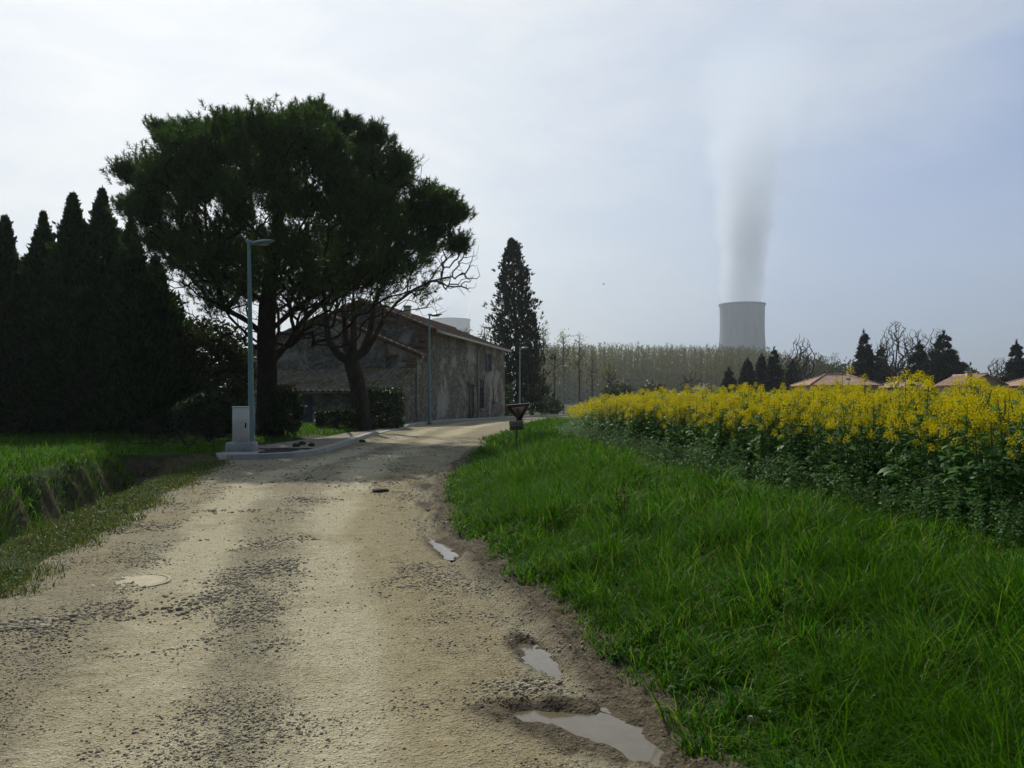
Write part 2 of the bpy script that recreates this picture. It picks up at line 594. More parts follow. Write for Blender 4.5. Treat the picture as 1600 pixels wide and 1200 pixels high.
PUDDLES = [  # x, y, rx, ry, rotation
    [(.36, 4.40, .32, .17, 0), (.50, 4.18, .22, .20, .3), (.16, 4.5, .22, .09, -.1), (.62, 4.02, .1, .16, .2)],
    [(.16, 5.48, .09, .3, .28), (.08, 5.75, .06, .12, .1)],
    [(-.78, 9.65, .14, .5, .25), (-.62, 9.15, .09, .2, 0)],
    [(-1.62, 16.4, .24, .55, .1)],
    [(-1.35, 13.4, .10, .4, .1)],
]
PUD_Z = [-.022, -.022, -.024, -.022, -.022]


def pudfield(x, y, blobs):
    f = 0
    for (cx, cy, rx, ry, a) in blobs:
        dx, dy = x - cx, y - cy
        X, Y = dx * math.cos(a) + dy * math.sin(a), -dx * math.sin(a) + dy * math.cos(a)
        f = f + np.exp(-1.2 * ((X / rx) ** 2 + (Y / ry) ** 2))
    return f


def H(x, y):
    """height of the land without the road's own relief"""
    x, y = np.asarray(x, float), np.asarray(y, float)
    z = np.interp(y, _Z[:, 0], _Z[:, 1])
    xl, xr, xp = XL(y), XR(y), XP(y)
    dl = xl - x
    dr = x - xr
    near = 1 - sm(21, 24.5, y)
    # left: verge, ditch, earth bank, field
    n = fbm(x * .9, y * .9, 4, 21)
    ditch = -.95 * sm(.8, 1.7, dl) * (1 - sm(2.5, 3.2, dl + .5 * n))
    bank = .18 * sm(2.5, 3.3, dl) * (1 - sm(5, 12, dl))
    left = near * (ditch + bank + .05 * n * sm(.3, 1, dl)) + (1 - near) * .10 * sm(1.4, 3, dl) - .05 * sm(10, 30, dl)
    z = z + np.where(dl > 0, left, 0)
    # right: bank rising to the crop, ditch near the sign
    w = np.maximum(xp - xr - .25, .5)
    tt = np.clip((dr - .25) / w, 0, 1)
    rise = .52 * (tt * tt * (3 - 2 * tt) * .6 + tt * .4) * (1 - .2 * sm(22, 36, y)) * (1 - .4 * sm(60, 120, y))
    hol = -.42 * np.exp(-((dr - .95) / .42) ** 2) * sm(19, 23, y) * (1 - sm(36, 44, y))
    right = rise + hol + .05 * fbm(x * 1.3, y * 1.3, 4, 31) * sm(.2, 1.0, dr)
    far = sm(30, 120, x - xp)
    right = right * (1 - far) + far * .25
    z = z + np.where(dr > 0, right, 0)
    return z


def inside(x, y):
    return np.minimum(x - XL(y), XR(y) - x)


TRACKS = [
    (np.array([(-40, 3.4), (0, .2), (3.8, -.62), (6, -1.1), (9.7, -1.9), (16, -3.0), (22, -3.6), (32, -3.0), (45, -2.2), (55, -1), (66, 1.5), (80, 6), (120, 17)]), .50),
    (np.array([(-40, 1.6), (0, -1.2), (3.8, -1.85), (5.8, -2.35), (8, -3.0), (12.5, -4.2), (17, -5.2), (24, -4.9), (32, -4.6), (45, -4), (55, -2.8), (66, -.6), (80, 3.6), (120, 15)]), .38),
]


def track(x, y):
    t = 0
    for pl, w in TRACKS:
        c = np.interp(y, pl[:, 0], pl[:, 1]) + .12 * fbm(y * .5, y * 0 + 1.7, 3, 13)
        t = np.maximum(t, np.exp(-((x - c) / w) ** 2))
    return t


def mudmask(x, y):
    d = XR(y) - x
    m = np.exp(-((d + .08) / .36) ** 2)
    m = m * (1 - sm(26, 33, y))
    for b in PUDDLES:
        m = np.maximum(m, np.clip(pudfield(x, y, [(q[0], q[1], q[2] * 1.9, q[3] * 1.7, q[4]) for q in b]), 0, 1) * .9)
    return m


def brownmask(x, y):
    d = XR(y) - x
    m = sm(.3, .7, d) * (1 - sm(1.0, 1.7, d)) * (1 - sm(18, 24, y))
    l = x - XL(y)
    return np.maximum(m, .8 * sm(.0, .3, l) * (1 - sm(.5, 1.1, l)) * (.6 + .8 * fbm(x * .6, y * .6, 3, 53)) * sm(5, 9, y))


def roadZ(x, y):
    z = H(x, y)
    i = np.minimum(x - XL(y) + .12, XR(y) + .30 + .16 * fbm(x * 2.3, y * 2.3, 3, 49) - x)
    tr, mu = track(x, y), mudmask(x, y)
    n = .012 * fbm(x * 2.2, y * 1.6, 4, 41) + .010 * fbm(x * 9, y * 9, 4, 42, .6) + .006 * fbm(x * 26, y * 26, 2, 43)
    n = n * (1 - .55 * tr) + .055 * mu * fbm(x * 5, y * 2.2, 4, 44, .65) + .05 * mu * fbm(x * 14, y * 9, 3, 46, .7)
    # broad potholes on the left part
    n = n - .02 * tr
    # two narrow tyre ruts in the mud strip
    d = XR(y) - x
    rut = np.exp(-((d - .33 - .08 * fbm(y * .8, y * 0, 2, 47)) / .07) ** 2) - .7 * np.exp(-((d - .16) / .06) ** 2)
    n = n - .045 * rut * (1 - sm(24, 30, y)) * sm(4.5, 5.5, y)
    for b in PUDDLES:
        n = n * (1 - .7 * np.clip(pudfield(x, y, b), 0, 1.0)) - .055 * np.clip(pudfield(x, y, b), 0, 1.0) + .008 * np.clip(pudfield(x, y, [(q[0], q[1], q[2] * 1.7, q[3] * 1.5, q[4]) for q in b]), 0, 1)
    z = z + n * sm(-.05, .25, i) + .012 * sm(0, .2, i) - .05 * (1 - sm(-.22, .03, i))
    return z


def axis(breaks):
    """breaks: (start, end, step) growing spans"""
    out = []
    for a, b, s0, s1 in breaks:
        n = max(2, int(round((b - a) / ((s0 + s1) / 2))))
        t = np.linspace(0, 1, n, endpoint=False)
        k = s1 / s0
        f = t if abs(k - 1) < .01 else (np.power(k, t) - 1) / (k - 1)
        out.append(a + (b - a) * f)
    return np.concatenate(out + [[breaks[-1][1]]])


def grid_faces(nx, ny):
    i = np.arange(nx - 1)
    j = np.arange(ny - 1)
    I, J = np.meshgrid(i, j, indexing='ij')
    a = (I * ny + J).ravel()
    return np.stack([a, a + ny, a + ny + 1, a + 1], 1)


def build_ground():
    xs = axis([(-3500, -300, 500, 60), (-300, -30, 30, 2), (-30, -12, 1.5, .25), (-12, 7, .10, .10), (7, 40, .2, 3), (40, 300, 5, 40), (300, 3500, 60, 500)])
    ys = axis([(-400, -12, 60, 3), (-12, 1, 1.2, .2), (1, 26, .10, .14), (26, 60, .2, .8), (60, 300, 1.2, 25), (300, 4500, 40, 700)])
    X, Y = np.meshgrid(xs, ys, indexing='ij')
    Z = H(X, Y)
    i = inside(X, Y)
    soil = np.clip(np.exp(-(np.maximum(-i, 0) / .22) ** 2) * .8, 0, 1)
    dl = XL(Y) - X
    soil = np.maximum(soil, (sm(1.6, 2.0, dl) - sm(2.7, 3.3, dl)) * .75 * (1 - sm(23, 26, Y)) * sm(8, 15, Y))
    fld = sm(-.2, .3, X - XP(Y)) * (1 - sm(60, 90, X))
    soil = np.maximum(soil, fld * .9)
    Z = Z - .16 * sm(.12, .5, i) - .035 * sm(-.3, -.05, i)
    Z = Z - .12 * sm(0, .2, X - (-7.4)) * 0
    o = mesh_obj('ground', np.stack([X, Y, Z], -1), grid_faces(len(xs), len(ys)), M['ground'], smooth=True, attrs={'soil': soil.ravel()})
    tag(o, kind='structure')
    ys = axis([(-30, 2, 1.5, .1), (2, 3, .06, .03), (3, 7, .022, .03), (7, 14, .032, .07), (14, 30, .08, .3), (30, 120, .4, 2.5), (120, 250, 3, 6)])
    ts = np.linspace(0, 1, 230)
    Yg = np.repeat(ys[:, None], len(ts), 1)
    a, b = XL(Yg) - .5, XR(Yg) + .75
    Xg = a + (b - a) * ts[None, :]
    Zg = roadZ(Xg, Yg)
    o = mesh_obj('road', np.stack([Xg, Yg, Zg], -1), grid_faces(len(ys), len(ts))[:, ::-1], M['road'], smooth=True,
                 attrs={'track': track(Xg, Yg).ravel(), 'mud': mudmask(Xg, Yg).ravel(), 'brown': brownmask(Xg, Yg).ravel()})
    tag(o, kind='structure')
    # puddles: flat sheets of water lying in the hollows
    for b, z in zip(PUDDLES, PUD_Z):
        P = []
        xs = np.linspace(min(q[0] - 2.0 * max(q[2], q[3] * .5) for q in b), max(q[0] + 2.0 * max(q[2], q[3] * .5) for q in b), 110)
        yy = np.linspace(min(q[1] - 1.7 * q[3] for q in b), max(q[1] + 1.7 * q[3] for q in b), 110)
        Xp, Yp = np.meshgrid(xs, yy, indexing='ij')
        keep = pudfield(Xp, Yp, b) > .10
        F = grid_faces(110, 110)
        ok = keep.ravel()[F].all(1)
        zz = float(np.interp(b[0][1], _Z[:, 0], _Z[:, 1])) + z
        used = np.unique(F[ok])
        remap = -np.ones(12100, int)
        remap[used] = np.arange(len(used))
        V = np.stack([Xp, Yp, np.full_like(Xp, zz)], -1).reshape(-1, 3)[used]
        tag(mesh_obj('puddle_water', V, remap[F[ok]], M['water'], smooth=True), kind='structure')


build_ground()

# ------------------------------------------------------------------ light, sky, air, camera
SUN_DIR = Vector((-3.4, 9.0, 8.6)).normalized()      # towards the sun


def build_light():
    w = bpy.data.worlds.new('World')
    S.world = w
    w.use_nodes = True
    w.node_tree.nodes.clear()
    t = NT(w.node_tree)
    out = t.n('ShaderNodeOutputWorld')
    bg = t.n('ShaderNodeBackground', i_Strength=.1)
    sky = t.n('ShaderNodeTexSky', sky_type='NISHITA', sun_disc=False)
    el = math.asin(SUN_DIR.z)
    sky.sun_elevation = el
    sky.sun_rotation = math.atan2(SUN_DIR.x, SUN_DIR.y)
    sky.air_density = 1.0
    sky.dust_density = 2.5
    sky.ozone_density = 1.5
    d = t.n('ShaderNodeTexCoord').outputs['Generated']
    dot = t.n('ShaderNodeVectorMath', operation='DOT_PRODUCT')
    t.l(d, dot.inputs[0])
    dot.inputs[1].default_value = SUN_DIR
    c = dot.outputs['Value']
    # bright high veil of thin cloud around the sun, thinning out to blue away from it
    veil = t.ramp(t.step(c, -1, 1), [(0, (.75, 1.0, 1.7)), (.5, (.75, 1.0, 1.7)), (.70, (1.2, 1.65, 2.6)), (.78, (2.2, 2.8, 3.6)), (.81, (3.0, 3.6, 4.4)), (.866, (5.2, 5.55, 6.1)), (.946, (7.1, 7.1, 7.35)), (1.0, (8.2, 8.1, 8.2))])
    sp = t.n('ShaderNodeMapping')
    sp.inputs['Scale'].default_value = (1.1, 1.1, 3.2)
    sp.inputs['Location'].default_value = (.35, .1, .15)
    t.l(d, sp.inputs['Vector'])
    n = t.noise(sp.outputs[0], 2.1, 5, .5, .6)
    cloud = t.mix(t.step(t.noise(sp.outputs[0], 1.2, 4, .5, .3), .3, .7), veil, t.mix(1.0, veil, (1.22, 1.18, 1.08), 'MULTIPLY'))
    cloud = t.mix(t.step(n, .42, .68), t.mix(1.0, cloud, (.84, .89, .97), 'MULTIPLY'), cloud)
    # a hole of clear blue in the veil
    flat = t.n('ShaderNodeVectorMath', operation='MULTIPLY')
    t.l(d, flat.inputs[0])
    flat.inputs[1].default_value = (1, 1, 1.9)
    fn = t.n('ShaderNodeVectorMath', operation='NORMALIZE')
    t.l(flat.outputs[0], fn.inputs[0])

    def patch(direction, lo, hi, amp, scale):
        hd = t.n('ShaderNodeVectorMath', operation='DOT_PRODUCT')
        t.l(fn.outputs[0], hd.inputs[0])
        hd.inputs[1].default_value = Vector((direction[0], direction[1], direction[2] * 1.9)).normalized()
        hn = t.math('ADD', hd.outputs['Value'], t.math('MULTIPLY', t.math('SUBTRACT', t.noise(sp.outputs[0], scale, 5, .5, .5), .5), amp))
        mr = t.n('ShaderNodeMapRange', clamp=True, interpolation_type='SMOOTHSTEP')
        t.l(hn, mr.inputs['Value'])
        mr.inputs['From Min'].default_value = lo
        mr.inputs['From Max'].default_value = hi
        return mr.outputs[0]
    cloud = t.mix(t.math('MULTIPLY', patch((.47, 1.0, .27), .90, .985, .13, 2.0), .92), cloud, (2.0, 3.2, 6.3))
    # a drift of old steam: bright overhead, grey-blue underneath
    cloud = t.mix(t.math('MULTIPLY', patch((.10, 1.0, .50), .90, .985, .14, 2.4), .7), cloud, (6.2, 6.6, 7.1))
    cloud = t.mix(t.math('MULTIPLY', patch((.22, 1.0, .20), .985, 1.0, .03, 3.2), .35), cloud, (3.4, 4.1, 5.3))
    mot = t.noise(sp.outputs[0], 5.5, 6, .55, .8)
    cloud = t.mix(t.step(mot, .36, .66), t.mix(1.0, cloud, (.86, .90, .96), 'MULTIPLY'), t.mix(1.0, cloud, (1.05, 1.04, 1.02), 'MULTIPLY'))
    se = t.n('ShaderNodeSeparateXYZ')
    t.l(d, se.inputs[0])
    low = t.step(se.outputs[2], .17, .04)
    cloud = t.mix(t.math('MULTIPLY', low, .8), cloud, t.mix(1.0, cloud, (.86, .84, .80), 'MULTIPLY'))
    t.l(t.mix(.88, sky.outputs[0], cloud), bg.inputs['Color'])
    t.l(bg.outputs[0], out.inputs['Surface'])

    sun = bpy.data.lights.new('sun', 'SUN')
    sun.energy = 4.0
    sun.angle = R(.55)
    sun.color = (1.0, .93, .80)
    so = bpy.data.objects.new('sun', sun)
    COL.objects.link(so)
    so.rotation_euler = (-SUN_DIR).to_track_quat('-Z', 'Y').to_euler()
    so.location = (0, 0, 60)

    cam = bpy.data.cameras.new('camera')
    cam.sensor_width = 36
    cam.lens = FPX / 1600 * 36
    cam.shift_y = (HZ - 600) / 1600
    cam.clip_end = 20000
    cam.clip_start = .05
    co = bpy.data.objects.new('camera', cam)
    COL.objects.link(co)
    co.location = (0, 0, CAMZ)
    co.rotation_euler = (R(90), 0, 0)
    S.camera = co

    # the air: one closed box of even haze round everything
    m, t, out = new_mat('haze_air')
    v = t.n('ShaderNodeVolumePrincipled')
    v.inputs['Color'].default_value = (.80, .89, 1.0, 1)
    v.inputs['Density'].default_value = HAZE
    v.inputs['Anisotropy'].default_value = .45
    t.l(v.outputs[0], out.inputs['Volume'])
    b = MB().box((-3600, -500, -3.0), (3600, 4700, 770))
    o = b.build('haze', m)
    tag(o, kind='stuff')

    S.view_settings.view_transform = 'Standard'
    S.view_settings.look = 'None'
    S.view_settings.exposure = EXPO
    S.view_settings.gamma = 1.0
    S.render.engine = 'CYCLES'
    cy = S.cycles
    cy.use_denoising = True
    cy.max_bounces = 5
    cy.diffuse_bounces = 2
    cy.glossy_bounces = 2
    cy.transmission_bounces = 3
    cy.transparent_max_bounces = 8
    cy.volume_bounces = 1
    cy.caustics_reflective = False
    cy.caustics_refractive = False
    cy.use_adaptive_sampling = True
    cy.adaptive_threshold = .02
    cy.sample_clamp_indirect = 4
    cy.volume_step_rate = 1.0
    cy.volume_max_steps = 64


HAZE = .00021
EXPO = 0.0
build_light()


def cooling_tower(u, vtop, Y, label, halfpx):
    x = (u - 800) / FPX * Y
    ztop = CAMZ + (HZ - vtop) / FPX * Y
    rt = halfpx / FPX * Y
    root = empty('cooling_tower', (x, Y, .2))
    tag(root, label, 'cooling tower', 'cooling towers of the power plant')
    Ht = ztop - .2
    zs = np.linspace(9, Ht, 60)
    zt = Ht * .80
    # hyperbola: narrowest at 0.8 of the height
    r0 = rt * .985
    bb = (Ht - zt) / math.sqrt((rt / r0) ** 2 - 1)
    bl = zt / math.sqrt((rt * 1.36 / r0) ** 2 - 1)
    rr = np.where(zs > zt, r0 * np.sqrt(1 + ((zs - zt) / bb) ** 2), r0 * np.sqrt(1 + ((zs - zt) / bl) ** 2))
    prof = [(r, z) for r, z in zip(rr, zs)] + [(r - 1.2, z) for r, z in zip(rr[::-1], zs[::-1])]
    MB().lathe(prof, 96).build('shell', M['tower'], root, True)
    rp = [(rt + 1.6, Ht - 3.2), (rt + 1.6, Ht), (rt - 1.6, Ht + .1), (rt - 1.6, Ht - 1)]
    MB().lathe(rp, 96).build('rim', M['tower_rim'], root)
    lg = MB()
    rb = rr[0]
    for k in range(48):
        a0, a1 = 2 * math.pi * k / 48, 2 * math.pi * (k + 1) / 48
        for p, q in ((a0, a1), (a1, a0)):
            lg.tube([(rb * 1.06 * math.cos(p), rb * 1.06 * math.sin(p), 0), (rb * math.cos(q), rb * math.sin(q), 9.4)], .45, 5)
    lg.build('support_ring', M['tower'], root)
    return x, Y, ztop, rt


M['tower_rim'] = simple_mat('darker_rim_concrete', (.13, .14, .14), .9, .1, .05)


def plume(x, Y, z0, r0, height, dens, label, lean, spread):
    """steam: a closed column of drifting vapour, dense at the mouth and fading upward"""
    m, t, out = new_mat('steam')
    o = objc(t)
    sx = t.n('ShaderNodeSeparateXYZ')
    t.l(o, sx.inputs[0])
    zn = t.math('DIVIDE', sx.outputs[2], height)
    # axis drifts sideways with height; radius widens
    ax = t.math('MULTIPLY', t.math('POWER', t.math('MAXIMUM', zn, 0.0), 1.5), lean)
    dx = t.math('SUBTRACT', sx.outputs[0], ax)
    rad = t.math('ADD', r0, t.math('MULTIPLY', t.math('POWER', t.math('MAXIMUM', zn, 0.0), 1.6), spread))
    rr = t.math('SQRT', t.math('ADD', t.math('MULTIPLY', dx, dx), t.math('MULTIPLY', sx.outputs[1], sx.outputs[1])))
    q = t.math('DIVIDE', rr, rad)
    n1 = t.noise(o, .010, 6, .62)
    n2 = t.noise(o, .032, 4, .6)
    q = t.math('ADD', q, t.math('MULTIPLY', t.math('SUBTRACT', n1, .5), t.math('ADD', .6, t.math('MULTIPLY', zn, 1.5))))
    q = t.math('ADD', q, t.math('MULTIPLY', t.math('SUBTRACT', n2, .5), .6))
    edge = t.n('ShaderNodeMapRange', clamp=True, interpolation_type='SMOOTHSTEP')
    t.l(q, edge.inputs['Value'])
    t.l(t.math('SUBTRACT', .86, t.math('MULTIPLY', zn, .7)), edge.inputs['From Min'])
    edge.inputs['From Max'].default_value = 1.03
    edge.inputs['To Min'].default_value = 1
    edge.inputs['To Max'].default_value = 0
    fade = t.step(zn, 1.0, .15)
    fade = t.math('MULTIPLY', fade, t.math('ADD', .02, t.math('MULTIPLY', fade, .98)))
    dn = t.math('MULTIPLY', t.math('MULTIPLY', edge.outputs[0], fade), dens)
    v = t.n('ShaderNodeVolumePrincipled')
    v.inputs['Color'].default_value = (.80, .88, 1.0, 1)
    v.inputs['Anisotropy'].default_value = .55
    t.l(dn, v.inputs['Density'])
    t.l(v.outputs[0], out.inputs['Volume'])
    prof = []
    for k in range(14):
        zn = k / 13
        prof.append(((r0 + spread * zn ** 1.6) * (1.12 + .45 * zn), zn * height))
    b = MB()
    prof = [(.01, 0)] + prof + [(.01, height)]
    b.lathe(prof, 32)
    V = np.vstack(b.V)
    V[:, 0] += lean * np.clip(V[:, 2] / height, 0, 1) ** 1.5
    o = mesh_obj('steam_plume', V, np.vstack(b.F[4]), m, loc=(x, Y, z0))
    return tag(o, kind='stuff')


tx, ty, tz, tr_ = cooling_tower(1159.5, 475, 1590, 'big grey cooling tower beyond the wood under the tall steam column', 34.6)
plume(tx, ty, tz + 1, tr_ * .96, 565, .024, '', 45, 150)
tx, ty, tz, tr_ = cooling_tower(705, 499, 2350, 'pale hazy cooling tower showing above the farmhouse roof', 29.5)
plume(tx, ty, tz + 1, tr_ * .95, 260, .012, '', 10, 24)

# ------------------------------------------------------------------ plants: generators


def unit(v):
    return v / (np.linalg.norm(v, axis=-1, keepdims=True) + 1e-9)


def rdir(n, r, zlo=-1, zhi=1):
    z = r.uniform(zlo, zhi, n)
    a = r.uniform(0, 2 * np.pi, n)
    q = np.sqrt(1 - z * z)
    return np.stack([q * np.cos(a), q * np.sin(a), z], 1)


def leafquads(C, D, L, W, r, fold=0.0):
    """one rhombic leaf per base point C along D"""
    n = len(C)
    D = unit(D)
    side = unit(np.cross(D, rdir(n, r)))
    L = np.broadcast_to(np.asarray(L, float), (n,))[:, None]
    W = np.broadcast_to(np.asarray(W, float), (n,))[:, None]
    mid = C + D * L * .45
    V = np.stack([C, mid + side * W * .5, C + D * L, mid - side * W * .5], 1).reshape(-1, 3)
    F = np.arange(4 * n).reshape(n, 4)
    return V, F


def needles(C, D, L, W, r):
    n = len(C)
    D = unit(D)
    side = unit(np.cross(D, rdir(n, r)))
    L = np.broadcast_to(np.asarray(L, float), (n,))[:, None]
    W = np.broadcast_to(np.asarray(W, float), (n,))[:, None]
    V = np.stack([C - side * W * .5, C + side * W * .5, C + D * L], 1).reshape(-1, 3)
    return V, np.arange(3 * n).reshape(n, 3)


def frusta(P0, P1, r0, r1, k):
    n = len(P0)
    T = unit(P1 - P0)
    ref = np.where(np.abs(T[:, 2:3]) < .9, np.array([[0, 0, 1.0]]), np.array([[1.0, 0, 0]]))
    A = unit(np.cross(T, ref))
    B = np.cross(T, A)
    a = np.linspace(0, 2 * np.pi, k, endpoint=False)
    ca, sa = np.cos(a)[None, :, None], np.sin(a)[None, :, None]
    ring = ca * A[:, None, :] + sa * B[:, None, :]
    V = np.concatenate([P0[:, None, :] + r0[:, None, None] * ring, P1[:, None, :] + r1[:, None, None] * ring], 1).reshape(-1, 3)
    base = (np.arange(n) * 2 * k)[:, None]
    j = np.arange(k)
    F = np.stack([base + j, base + (j + 1) % k, base + k + (j + 1) % k, base + k + j], -1).reshape(-1, 4)
    return V, F


def grow(trunk, targets, r, seg=.6, r_tip=.012, expo=.5, climb=.8, jitter=.08, sag=0.0, base_r=None, reach=.35, order=None, curl=.18):
    """skeleton: trunk polylines (list of point lists), then every target is joined to the nearest limb that lies below it"""
    pos_, par = [], []
    for tr in trunk:
        prev = -1
        start = 0
        if len(tr) == 2 and isinstance(tr[0], int):
            prev, tr = tr
        for p in tr:
            pos_.append(np.array(p, float))
            par.append(prev)
            prev = len(pos_) - 1
    T = np.asarray(targets, float)
    c0 = pos_[len(pos_) // 2]
    order = np.argsort(np.linalg.norm(T - c0, axis=1)) if order is None else order
    cap = len(pos_) + 40 * len(T) + 10
    P = np.zeros((cap, 3))
    n = len(pos_)
    P[:n] = pos_
    Dp = np.zeros(cap)
    for i in range(n):
        if par[i] >= 0:
            Dp[i] = Dp[par[i]] + np.linalg.norm(P[i] - P[par[i]])
    tips = []
    for ti in order:
        t = T[ti]
        d = t - P[:n]
        dist = np.linalg.norm(d, axis=1)
        hor = np.linalg.norm(d[:, :2], axis=1)
        cost = dist + climb * np.maximum(0, hor * .55 - d[:, 2]) + reach * Dp[:n] * .3
        k = int(np.argmin(cost))
        p0 = P[k].copy()
        L = dist[k]
        m = max(1, int(math.ceil(L / seg)))
        prevd = P[k] - P[par[k]] if par[k] >= 0 else np.array([0, 0, 1.0])
        prevd = prevd / (np.linalg.norm(prevd) + 1e-9)
        ctrl = p0 + (t - p0) * .4 + prevd * L * curl + np.array([0, 0, -sag * L])
        last = k
        for q in range(1, m + 1):
            s = q / m
            pt = (1 - s) ** 2 * p0 + 2 * s * (1 - s) * ctrl + s * s * t
            if q < m:
                pt = pt + r.normal(0, jitter, 3) * min(1, L / m)
            P[n] = pt
            par.append(last)
            Dp[n] = Dp[last] + np.linalg.norm(P[n] - P[last])
            last = n
            n += 1
        tips.append(last)
    par = np.array(par)
    P = P[:n]
    cnt = np.zeros(n)
    cnt[tips] += 1
    for i in range(n - 1, 0, -1):
        if par[i] >= 0:
            cnt[par[i]] += max(cnt[i], .5)
    rad = r_tip * np.maximum(cnt, 1) ** expo
    if base_r is not None:
        rad = rad * 1.0
        f = base_r / rad[0]
        rad = r_tip * np.maximum(cnt, 1) ** (expo * (1 + math.log(max(f, .05)) / math.log(max(cnt[0], 2)) / expo))
    return P, par, rad, np.array(tips)


def wood_mesh(P, par, rad, thin=.03, lo=0.0, hi=9):
    i = np.where((par >= 0))[0]
    i = i[(rad[i] >= lo) & (rad[i] < hi)]
    p0, p1 = P[par[i]], P[i]
    # a limb leaves its parent with its own radius, not its parent's
    r1 = rad[i]
    r0 = np.minimum(rad[par[i]], rad[i] * 1.25)
    T = unit(p1 - p0)
    p0 = p0 - T * r0[:, None] * .3
    out_v, out_f, n = [], [], 0
    for sel, k in ((r1 >= .09, 9), ((r1 < .09) & (r1 >= thin), 5), (r1 < thin, 3)):
        if sel.any():
            V, F = frusta(p0[sel], p1[sel], r0[sel], r1[sel], k)
            out_v.append(V)
            out_f.append(F + n)
            n += len(V)
    return np.vstack(out_v), np.vstack(out_f)


# ------------------------------------------------------------------ the umbrella pine
def build_pine():
    r = np.random.default_rng(21)
    Y0 = 34.0
    bx = at(415, 690, Y0)[0]
    gz = float(H(bx, Y0)) - .1
    root = empty('umbrella_pine', (bx, Y0, gz))
    tag(root, 'huge dark umbrella pine with broad domed crown and thick trunk behind the first lamp post', 'tree', None)
    px = Y0 / FPX

    def W(u, v, dy=0.0):
        if v < 440:
            u, v = 436 + (u - 436) * (.925 if u < 436 else .955), 340 + (v - 340) * .88 + 12
        return np.array([(u - 415) * px, dy, CAMZ + (HZ - v) * px - gz])
    # lobes of the crown as they show against the sky, then lobes in front of and behind them
    lobes = [(212, 262, 34, 0), (196, 296, 30, 1.5), (268, 212, 34, -1), (262, 258, 52, 1), (318, 205, 42, .5), (376, 202, 44, -.5), (438, 198, 44, .5), (496, 194, 44, -.5),
             (552, 216, 44, .4), (598, 232, 42, -.4), (612, 268, 36, 1), (572, 285, 60, -1.5), (664, 305, 34, .4), (700, 312, 24, -.5), (688, 345, 36, 0), (655, 362, 46, 1), (652, 408, 34, -1),
             (222, 330, 40, -1), (255, 372, 40, 1), (300, 300, 60, -2), (350, 280, 70, -3), (430, 270, 75, -4), (500, 270, 75, -4), (560, 340, 60, -3), (610, 360, 50, -2.4), (460, 350, 60, -4.4),
             (370, 350, 55, -3.6), (300, 270, 60, 3), (380, 260, 70, 4), (460, 250, 75, 4.5), (540, 270, 70, 4), (600, 320, 55, 3), (330, 350, 50, 3.4), (430, 340, 60, 5), (530, 350, 55, 4.4),
             (400, 230, 55, 2.4), (480, 230, 55, -2.2), (330, 240, 50, -2), (545, 240, 50, 2)]
    tufts = [(256, 192), (300, 186), (342, 182), (385, 178), (428, 176), (470, 170), (505, 171), (546, 188), (585, 200), (616, 222), (630, 252), (198, 262), (214, 250), (192, 296), (198, 330), (664, 288), (692, 296), (711, 322), (706, 352), (318, 204), (364, 200), (408, 200), (450, 196), (488, 192), (526, 196), (566, 214), (600, 240), (640, 300)]
    C = []
    for (u, v) in tufts:
        u, v = (u + 16 if u < 240 else u + 6 if u < 330 else u), v + 6
        c = np.array([(u - 415) * px, r.normal(0, .8), CAMZ + (HZ - v - 24) * px - gz])
        C.append(c + rdir(13, r, -.6, 1) * np.array([.36, .36, .34]) * r.uniform(.3, 1, (13, 1)))
    for (u, v, pr, dy) in lobes:
        pr *= .90
        v += 5
        c = W(u, v, dy)
        rad = pr * px
        n = int(7 + 17 * rad * rad)
        d = rdir(n, r, -.55, 1)
        C.append(c + d * rad * (r.uniform(.55, 1.0, (n, 1)) ** .6) * np.array([1, 1, .85]))
    C = np.vstack(C)
    inner = []
    for (u, v, pr, dy) in ((300, 385, 45, 1), (350, 400, 50, -2.4), (350, 400, 50, 2.4), (430, 400, 60, -3), (430, 400, 60, 3), (500, 400, 60, -3), (510, 405, 60, 2.6), (570, 405, 52, -1.4), (570, 410, 50, 1.5),
                           (330, 440, 38, .6), (395, 445, 42, -1.5), (470, 450, 45, 2), (540, 448, 42, -1), (605, 425, 40, 0), (262, 395, 40, 0), (228, 372, 40, 0), (225, 300, 46, .5), (207, 285, 34, 0), (203, 318, 32, .4), (236, 258, 42, -.5), (240, 345, 42, .8),
                           (285, 425, 44, -1), (335, 452, 44, 1.5), (385, 470, 44, -2), (445, 470, 46, 1.2), (505, 470, 46, -1.2), (560, 455, 46, 1), (612, 432, 44, -.6), (420, 440, 50, -3), (480, 430, 55, -3.4), (545, 425, 48, -2.4), (360, 430, 48, -2.8)):
        c = W(u, v, dy)
        rad = pr * px
        n = int(5 + 11 * rad * rad)
        inner.append(c + rdir(n, r) * rad * (r.uniform(.2, 1.0, (n, 1)) ** .5) * np.array([1.1, 1, .8]))
    inner = np.vstack(inner)
    # sparse low sprays
    low = [W(r.uniform(285, 690), r.uniform(385, 470), r.uniform(-4.5, 4.5)) for _ in range(110)]
    low2 = [W(u, v, dy) for u, v, dy in ((640, 455, 0), (655, 470, -.3), (610, 465, .6), (585, 480, -1), (280, 455, 1), (300, 485, -1), (330, 505, 0), (362, 480, 1.4))]
    low = np.array([q for q in low if (abs(q[0] - 1.2) < 6.0)] + low2)
    bare = np.array([W(r.uniform(262, 650), r.uniform(390, 545), r.uniform(-4, 4)) for _ in range(420)])
    bare = bare[np.abs(bare[:, 0] - .8) < 2.2 + (bare[:, 2] - 3.4) * 1.0]
    ztr = [0, 1.2, 2.6, 4.0, 5.2, 6.4, 7.6, 8.8, 10.0, 11.2]
    xtr = [0, .02, .05, .05, .1, .2, .35, .5, .75, 1.0]
